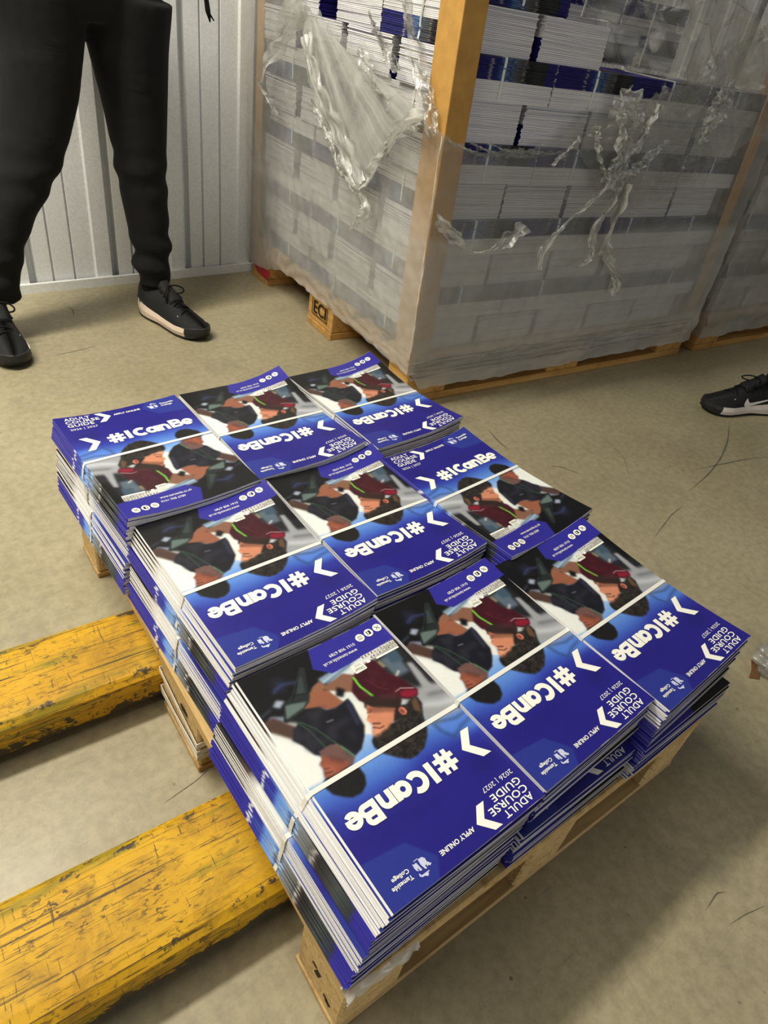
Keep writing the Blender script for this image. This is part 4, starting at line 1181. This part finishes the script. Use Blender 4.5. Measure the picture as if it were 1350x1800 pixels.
ribbon('film_strand', [(0.33, 0.79), (0.28, 0.75), (0.22, 0.715), (0.17, 0.70)], 'L', 0.036, 0.012, 0.04, 88, n=50, crump=0.006, haze=0.7, **S_)
ribbon('film_strand', [(-0.010, 0.672), (-0.011, 0.52), (-0.012, 0.34), (-0.012, 0.14)], 'L', 0.0150, 0.004, 0.003, 89, n=60, m=5, crump=0.0012, haze=1.4, twist=0.2, **S_)
# right face: gathered clump and its tails
ribbon('film_strand', [(0.479, 0.790), (0.53, 0.756), (0.537, 0.692), (0.541, 0.626), (0.53, 0.585)], 'R', 0.045, 0.06, 0.06, 91, n=90, m=17, crump=0.010, haze=0.75, twist=0.7, wmid=0.105, **S_)
ribbon('film_strand', [(0.62, 0.78), (0.60, 0.72), (0.565, 0.66), (0.555, 0.60)], 'R', 0.05, 0.02, 0.03, 92, n=50, crump=0.008, haze=0.95, **S_)
ribbon('film_strand', [(0.70, 0.70), (0.64, 0.66), (0.58, 0.61), (0.562, 0.57)], 'R', 0.05, 0.01, 0.03, 93, n=50, crump=0.006, haze=1.05, **S_)
ribbon('film_strand', [(0.42, 0.72), (0.45, 0.66), (0.50, 0.61), (0.53, 0.585)], 'R', 0.05, 0.01, 0.02, 94, n=50, crump=0.006, haze=1.05, **S_)
ribbon('film_strand', [(0.532, 0.601), (0.487, 0.559), (0.438, 0.524), (0.405, 0.504), (0.371, 0.461), (0.333, 0.426), (0.345, 0.381)], 'R', 0.05, 0.03, 0.010, 95, n=70, crump=0.004, haze=1.3, **S_)
ribbon('film_strand', [(0.562, 0.588), (0.547, 0.531), (0.524, 0.487), (0.524, 0.442), (0.543, 0.395), (0.484, 0.382)], 'R', 0.05, 0.03, 0.008, 96, n=70, crump=0.004, haze=1.2, **S_)
ribbon('film_strand', [(0.585, 0.60), (0.582, 0.531), (0.576, 0.441), (0.616, 0.392), (0.675, 0.339), (0.69, 0.287)], 'R', 0.055, 0.05, 0.012, 97, n=80, crump=0.005, haze=1.1, wmid=0.04, **S_)
ribbon('film_strand', [(-0.02, 0.513), (0.043, 0.467), (0.107, 0.429), (0.179, 0.436), (0.242, 0.476), (0.267, 0.489)], 'R', 0.04, 0.03, 0.03, 98, n=70, crump=0.005, haze=0.9, **S_)
ribbon('film_strand', [(0.379, 0.692), (0.344, 0.66), (0.308, 0.63)], 'R', 0.04, 0.014, 0.008, 99, n=40, crump=0.003, haze=1.3, **S_)
ribbon('film_strand', [(0.90, 0.84), (0.86, 0.78), (0.84, 0.70)], 'R', 0.055, 0.07, 0.04, 101, n=70, m=15, crump=0.007, twist=0.6, haze=0.5, **S_)
for k in range(6):
    s0 = 0.0 + 0.03 * k
    ribbon('film_strand', [(s0, 0.665 - 0.01 * (k % 2)), (s0 + 0.09, 0.640), (s0 + 0.20, 0.655)], 'R', 0.02, 0.006, 0.010, 110 + k, n=40, crump=0.003, haze=0.5, **S_)

for k, (z, w) in enumerate(((0.140, 0.008), (0.126, 0.010), (0.108, 0.007), (0.094, 0.009))):
    ribbon('film_rope', [(-0.01, z - 0.006), (0.3, z - 0.002), (0.7, z + 0.004), (1.22, z + 0.010)], 'R', 0.018, w, w, 160 + k, n=120, crump=0.0025, haze=0.5, **S_)

# second wrapped stack at the right edge of the view
S2 = 1.345
G2 = 'booklet bundles in the dim stack at the right edge'
for r in range(2, 10):
    z = 0.91 - RH * r + 0.0004
    for c in range(2):
        if r % 2 == 0:
            tall_bundle(S2 + 0.006 + 0.2985 * c, 0.018, z, 'R', 'dim booklet bundle, %s from the left, %s row of the stack at the right edge' % (ORD[c], ORD[r - 2]), G2)
        else:
            tall_bundle(S2 + 0.006 + 0.24 * c, 0.026, z, 'L', 'dim booklet bundle, %s from the left, %s row of the stack at the right edge' % (ORD[c], ORD[r - 2]), G2)
film2 = empty('stretch_film', at_stack(S2, 0, 0), SY)
tag(film2, 'grey stretch film round the dim stack at the right edge', 'plastic film')
film_sheet('film_sheet', [(0, 0.80), (1.2, 0.84)], [(0, 0.060), (1.2, 0.068)], 'R', -0.015, 0.75, 80, 60, 121, 0.013, 0.004, lambda p, z: 1.0 + 0.3 * smoothstep(0.5, 0.3, z), film2, M['film'], lean_k=1.6)
film_sheet('film_sheet', [(0, 0.80), (1.2, 0.84)], [(0, 0.060), (1.2, 0.068)], 'L', -0.012, 0.6, 30, 40, 122, 0.013, 0.003, lambda p, z: 1.0 + 0 * p, film2, M['film'], lean_k=1.6)

# red card tucked under the film at the wall end
mb = MB(); a = np.array([at_stack(-0.004, 1.03, 0.060), at_stack(-0.004, 0.87, 0.060), at_stack(-0.004, 0.90, 0.025), at_stack(-0.004, 0.98, 0.028), at_stack(-0.004, 1.03, 0.050)])
bq = a + ex * 0.0012
mb.add(np.vstack([a, bq]), [(0, 1, 2, 3, 4), (9, 8, 7, 6, 5)] + [(k, (k + 1) % 5, 5 + (k + 1) % 5, 5 + k) for k in range(5)])
tag(mb.build('red_card', M['red']), 'small red plastic card under the film at the wall end of the tall stack', 'card')
# scrap of film caught on the near corner of the low pallet
S, Tt = np.meshgrid(np.linspace(0, 1, 36), np.linspace(0, 1, 14), indexing='ij')
wd_ = 0.030 * (0.25 + 0.9 * S * (1.25 - S)) 
X = -0.040 + 0.092 * S; Y = -0.0075 - 0.030 * X - 0.003 * np.abs(hnoise(S * 1.8, Tt * 1.2, 131)) ; Z = 0.128 - wd_ * Tt * (1 + 0.5 * S) + 0.004 * Tt * hnoise(S * 1.6, Tt * 0.6, 132)
Y = np.where(Tt < 0.12, Y + 0.012, Y)
Z = np.where(Tt < 0.12, 0.1290, Z)
mb = MB(); mb.grid(np.stack([X, Y, Z], -1), 0, np.full((36, 14, 3), 0.9))
tag(mb.build('film_scrap', M['strand'], None, smooth=True, colour=True), 'torn scrap of clear film on the near corner of the low pallet', 'plastic film')
# wad of film with a shred of brown card at the right edge of the view
wad = empty('film_wad', (0.955, -0.022, 0.0)); tag(wad, 'crumpled film wad with brown shred on the floor at the right edge', 'plastic film')
Uu, Vv = np.meshgrid(np.linspace(0, 2 * math.pi, 40), np.linspace(0.02, math.pi - 0.02, 24), indexing='ij')
rr = 0.040 * (1 + 0.18 * hnoise(Uu * 0.6 * 1.6, Vv * 1.2, 141) + 0.08 * hnoise(Uu * 2, Vv * 3, 142))
rr[-1] = rr[0]
mb = MB(); mb.grid(np.stack([rr * 1.2 * np.sin(Vv) * np.cos(Uu), rr * np.sin(Vv) * np.sin(Uu), 0.030 + rr * 0.72 * np.cos(Vv)], -1), 0, np.full((40, 24, 3), 1.0))
mb.build('crumpled_film', M['film2'], wad, smooth=True, colour=True)
mb = MB()
mb.add([(-0.062, 0.016, 0.001), (-0.048, 0.004, 0.002), (-0.034, 0.018, 0.014), (-0.040, 0.034, 0.022), (-0.052, 0.022, 0.012)], [(0, 1, 2, 3, 4)]); o = mb.build('brown_shred', M['brownpaper'], wad); mm = o.modifiers.new('s', 'SOLIDIFY'); mm.thickness = 0.0015
# ------------------------------------------------------------------ people: legs and shoes
def loft(mb, rings, n=20, mi=0):
    """rings: (x,y,z,rx,ry) stacked; closed with fans"""
    a = np.linspace(0, 2 * math.pi, n, endpoint=False)
    Pq = np.array([[(x + rx * math.cos(t), y + ry * math.sin(t), z) for t in a] for x, y, z, rx, ry in rings])
    mb.grid(Pq.transpose(1, 0, 2), mi, closed_u=True)
    mb.add(Pq[0], [tuple(range(n))], mi); mb.add(Pq[-1], [tuple(range(n))[::-1]], mi)
def dens(r, n):
    r = np.array(r, float); t = np.r_[0, np.cumsum(np.linalg.norm(np.diff(r[:, :3], axis=0), axis=1))]; tt = np.linspace(0, t[-1], n)
    q = np.stack([np.interp(tt, t, r[:, k]) for k in range(5)], -1)
    for _ in range(2): q[1:-1] = (q[:-2] + 2 * q[1:-1] + q[2:]) / 4
    return q
def folds(r, seed, zlo, zhi, amp):
    """bunched cloth above the cuff and at the knee"""
    r = r.copy(); g = np.random.default_rng(seed)
    for k in range(len(r)):
        z = r[k, 2]
        f = 1.3 * math.exp(-((z - zlo) / 0.08) ** 2) + 0.55 * math.exp(-((z - zhi) / 0.06) ** 2)
        r[k, 3:] *= 1 + amp * f * math.sin(z * 92 + g.uniform(-0.5, 0.5)); r[k, 0] += 0.006 * f * math.sin(z * 75 + seed)
    return r
def trousers(parent, legs, pelvis, seed):
    mb = MB()
    for k, L in enumerate(legs): loft(mb, folds(dens(L, 60), seed + k, 0.17, 0.41, 0.09))
    loft(mb, dens(pelvis, 16))
    o = mb.build('trousers', M['cloth'], parent, smooth=True)
    m = o.modifiers.new('one_surface', 'REMESH'); m.mode = 'VOXEL'; m.voxel_size = 0.0075; m.use_smooth_shade = True
    m = o.modifiers.new('smooth', 'SMOOTH'); m.factor = 0.5; m.iterations = 7
    return o

SX = np.array([0, 0.012, 0.035, 0.07, 0.12, 0.165, 0.205, 0.24, 0.265, 0.282, 0.290])
SWD = np.array([0.016, 0.028, 0.036, 0.0375, 0.0365, 0.042, 0.0475, 0.0450, 0.037, 0.024, 0.008])
STOP = np.array([0.060, 0.058, 0.050, 0.042, 0.036, 0.033, 0.032, 0.034, 0.036, 0.038, 0.038])
SBOT = np.array([0.012, 0.006, 0.001, 0.001, 0.003, 0.001, 0.001, 0.003, 0.008, 0.013, 0.017])
UH = np.array([0.100, 0.104, 0.101, 0.099, 0.105, 0.088, 0.069, 0.057, 0.050, 0.043, 0.040])
def up_y(x, z):
    w = np.interp(x, SX, SWD) * 0.965; zb = np.interp(x, SX, STOP) - 0.012; h = np.interp(x, SX, UH)
    f = np.clip((z - zb) / (h - zb + 1e-6), 0, 1)
    return w * (1 - f ** 2.4) ** 0.55
def make_shoe(parent, loc, rz, solemat, swoosh, sides=(1, -1)):
    s = empty('shoe', loc, rz); s.parent = parent
    xs = np.linspace(0, 0.29, 46)
    w = np.interp(xs, SX, SWD); zt = np.interp(xs, SX, STOP); zb = np.interp(xs, SX, SBOT)
    for _ in range(2):
        for q in (w, zt, zb): q[1:-1] = (q[:-2] + 2 * q[1:-1] + q[2:]) / 4
    side = -0.004 * np.sin(xs / 0.29 * math.pi * 1.6)          # slight last curve
    # midsole, outsole, toe bumper
    for name, z0, z1, kw, mt, x0, x1 in (('outsole', zb, zb + 0.006, 0.99, M['outsole'], 0, 46), ('midsole', zb + 0.006, zt, 1.03, solemat, 0, 39), ('toe_bumper', zb + 0.006, zt + 0.002, 1.035, M['toecap'], 38, 46)):
        mb = MB(); rings = []
        for k in range(x0, x1):
            bul = 1 + 0.05 * math.sin(xs[k] * 40)
            ww = w[k] * kw
            zz0, zz1 = z0[k], z1[k]; zm = (zz0 + zz1) / 2
            rings.append([(xs[k], side[k] - ww * 0.93, zz0), (xs[k], side[k] - ww * 1.02, zm), (xs[k], side[k] - ww * 0.97, zz1), (xs[k], side[k] + ww * 0.97, zz1), (xs[k], side[k] + ww * 1.02, zm), (xs[k], side[k] + ww * 0.93, zz0)])
        Pq = np.array(rings); mb.grid(Pq.transpose(1, 0, 2), closed_u=True); mb.add(Pq[0], [tuple(range(6))]); mb.add(Pq[-1], [tuple(range(6))[::-1]])
        mb.build(name, mt, s, smooth=False)
    # upper
    def upper(x0, x1, grow, zmax=None):
        rings = []
        for x in np.linspace(x0, x1, 34):
            zb_ = np.interp(x, SX, STOP) - 0.012; h = np.interp(x, SX, UH) + grow
            if zmax is not None: h = min(h, zmax(x))
            a = np.linspace(0, 1, 9)
            z = zb_ + (h - zb_) * a
            y = up_y(x, np.minimum(z, np.interp(x, SX, UH))) + grow
            y[-1] = 0.0 if h >= np.interp(x, SX, UH) else y[-1]
            sd = np.interp(x, xs, side)
            rings.append([(x, sd - yy, zz) for yy, zz in zip(y, z)] + [(x, sd + yy, zz) for yy, zz in zip(y[::-1], z[::-1])])
        return np.array(rings)
    mb = MB(); Pq = upper(0.0, 0.289, 0.0); mb.grid(Pq, 0, flip=True); mb.add(Pq[0], [tuple(range(18))]); mb.add(Pq[-1], [tuple(range(18))])
    mb.build('upper', M['upper'], s, smooth=True)
    mb = MB(); Pq = upper(0.232, 0.2895, 0.0012, lambda x: 0.036 + (x - 0.232) * 0.1); mb.grid(Pq, 0, flip=True); mb.build('toe_overlay', M['toecap'], s, smooth=True)
    mb = MB(); Pq = upper(-0.001, 0.06, 0.0012, lambda x: 0.060 - x * 0.2); mb.grid(Pq, 0, flip=True); mb.build('heel_overlay', M['toecap'], s, smooth=True)
    # tongue
    t = np.linspace(0, 1, 12); mb = MB()
    rows = [[(0.165 - 0.06 * q, -0.022 * (1 - 0.2 * q), 0.078 + 0.036 * q - 0.003), (0.165 - 0.06 * q, -0.010, 0.084 + 0.040 * q), (0.165 - 0.06 * q, 0.010, 0.084 + 0.040 * q), (0.165 - 0.06 * q, 0.022 * (1 - 0.2 * q), 0.078 + 0.036 * q - 0.003)] for q in t]
    mb.grid(np.array(rows)); o = mb.build('tongue', M['upper'], s, smooth=True); m = o.modifiers.new('t', 'SOLIDIFY'); m.thickness = 0.005
    # laces
    for k in range(6):
        x = 0.205 - k * 0.0165; h = np.interp(x, SX, UH)
        a = np.linspace(-1, 1, 9); zz = h + 0.003 - 0.010 * a ** 2 - 0.002; yy = 0.021 * a
        mb = MB(); mb.tube(np.c_[x + 0.006 * a * (1 if k % 2 else -1), yy, zz], 0.0024, 6); mb.build('lace', M['lace'], s)
    for sg in (1, -1):
        mb = MB(); a = np.linspace(0, 2 * math.pi, 22)
        c = np.array([0.125, 0.0, 0.112])
        loop = c + np.c_[0.016 * (1 - np.cos(a)) * 0.9, sg * 0.020 * (1 - np.cos(a)) * 0.9 + 0.006 * np.sin(a), 0.010 * np.sin(a) - 0.004 * (1 - np.cos(a))]
        mb.tube(loop, 0.0023, 6); mb.build('lace_loop', M['lace'], s)
        mb = MB(); a = np.linspace(0, 1, 10); mb.tube(c + np.c_[0.03 * a, sg * 0.028 * a, -0.030 * a ** 1.6], 0.0022, 6); mb.build('lace_end', M['lace'], s)
    for k, x in enumerate((0.205, 0.185, 0.165)):
        for sg in sides:
            z = np.interp(x, SX, UH) - 0.012
            mb = MB(); mb.box((x, np.interp(x, xs, side) + sg * (up_y(x, z) + 0.0006), z), (0.004, 0.001, 0.003)); 
            if k == 0: mb.build('eyelet_mark', M['mark'], s)
    if swoosh:
        lo = np.array([(0.050, 0.066), (0.085, 0.052), (0.120, 0.040), (0.145, 0.034), (0.160, 0.034), (0.168, 0.040), (0.168, 0.050), (0.160, 0.062)])
        hi = np.array([(0.050, 0.066), (0.090, 0.056), (0.118, 0.050), (0.136, 0.0475), (0.146, 0.0475), (0.152, 0.050), (0.154, 0.055), (0.160, 0.062)])
        lo = smooth_path(lo, 30); hi = smooth_path(hi, 30)
        f = np.linspace(0, 1, 4)[:, None, None]; Q = lo[None] * (1 - f) + hi[None] * f
        for sg in sides:
            y = np.interp(Q[..., 0], xs, side) + sg * (up_y(Q[..., 0], Q[..., 1]) + 0.0012)
            mb = MB(); mb.grid(np.stack([Q[..., 0], y, Q[..., 1]], -1)); mb.build('logo', M['mark'], s, smooth=True)
    # sock / ankle
    mb = MB(); loft(mb, dens([(0.048, 0, 0.075, 0.034, 0.028), (0.05, 0, 0.11, 0.037, 0.031), (0.052, 0, 0.16, 0.038, 0.034)], 8)); mb.build('sock', M['sock'], s, smooth=True)
    return s
def heading(a, b): return math.atan2(b[1] - a[1], b[0] - a[0])
p1 = empty('person', (0.33, 1.85, 0.0)); tag(p1, 'person standing by the metal wall in black joggers and black trainers', 'person')
o1 = np.array([0.33, 1.85, 0.0, 0, 0])
rl = np.array([(0.536, 1.845, 0.100, 0.046, 0.050), (0.535, 1.850, 0.150, 0.050, 0.056), (0.537, 1.858, 0.22, 0.054, 0.062), (0.532, 1.862, 0.30, 0.060, 0.068), (0.524, 1.858, 0.40, 0.066, 0.072), (0.522, 1.856, 0.46, 0.070, 0.074), (0.520, 1.862, 0.58, 0.083, 0.088), (0.515, 1.868, 0.70, 0.098, 0.108), (0.512, 1.872, 0.80, 0.118, 0.122)]) - o1
ll = np.array([(0.108, 1.830, 0.105, 0.048, 0.052), (0.112, 1.832, 0.17, 0.054, 0.060), (0.128, 1.834, 0.235, 0.058, 0.066), (0.158, 1.836, 0.31, 0.066, 0.070), (0.212, 1.840, 0.40, 0.078, 0.078), (0.248, 1.845, 0.48, 0.084, 0.084), (0.282, 1.855, 0.58, 0.092, 0.092), (0.305, 1.866, 0.70, 0.100, 0.108), (0.306, 1.872, 0.80, 0.118, 0.122)]) - o1
pv = np.array([(0.41, 1.872, 0.745, 0.05, 0.10), (0.41, 1.872, 0.785, 0.18, 0.122), (0.409, 1.875, 0.86, 0.218, 0.130), (0.405, 1.88, 0.98, 0.205, 0.125), (0.40, 1.88, 1.06, 0.195, 0.118)]) - o1
trousers(p1, [rl, ll], pv, 5)
make_shoe(p1, (0.517 - 0.33, 1.898 - 1.85, 0), heading((0.517, 1.898), (0.590, 1.618)), M['sole'], False)
make_shoe(p1, (0.098 - 0.33, 1.905 - 1.85, 0), heading((0.098, 1.905), (0.070, 1.63)), M['solew'], False)
for z0, dx in ((0.86, 0.0),):
    mb = MB(); mb.tube(np.array([(0.705, 1.845, 1.02), (0.712, 1.845, 0.90), (0.716, 1.845, 0.83), (0.722, 1.845, 0.795), (0.728, 1.845, 0.772)]) - o1[:3], [0.004, 0.004, 0.006, 0.007, 0.002], 8); mb.build('cord_end', M['lace'], p1)
    mb = MB(); mb.tube(np.array([(0.714, 1.842, 0.82), (0.722, 1.84, 0.792), (0.736, 1.838, 0.776)]) - o1[:3], [0.003, 0.003, 0.0015], 6); mb.build('cord_end', M['lace'], p1)

p2 = empty('person', (2.15, 0.50, 0.0)); tag(p2, 'person mostly out of view at the right edge, toe of a black trainer', 'person')
o2 = np.array([2.15, 0.50, 0.0, 0, 0])
h2 = heading((2.093, 0.542), (1.833, 0.667))
make_shoe(p2, (2.093 - 2.15, 0.542 - 0.50, 0), h2, M['solew'], True)
make_shoe(p2, (2.30 - 2.15, 0.20 - 0.50, 0), h2 + 0.25, M['solew'], True)
l1 = np.array([(2.053, 0.557, 0.105, 0.048, 0.050), (2.08, 0.54, 0.2, 0.056, 0.060), (2.13, 0.51, 0.42, 0.070, 0.072), (2.17, 0.47, 0.62, 0.09, 0.09), (2.20, 0.44, 0.80, 0.115, 0.115)]) - o2
l2 = np.array([(2.26, 0.225, 0.105, 0.048, 0.050), (2.265, 0.225, 0.2, 0.056, 0.060), (2.26, 0.24, 0.42, 0.070, 0.072), (2.24, 0.27, 0.62, 0.09, 0.09), (2.23, 0.30, 0.80, 0.115, 0.115)]) - o2
pv2 = np.array([(2.215, 0.37, 0.72, 0.09, 0.06), (2.215, 0.37, 0.78, 0.12, 0.17), (2.22, 0.37, 0.88, 0.125, 0.20), (2.225, 0.37, 1.0, 0.12, 0.19), (2.23, 0.37, 1.06, 0.115, 0.18)]) - o2
trousers(p2, [l1, l2], pv2, 9)
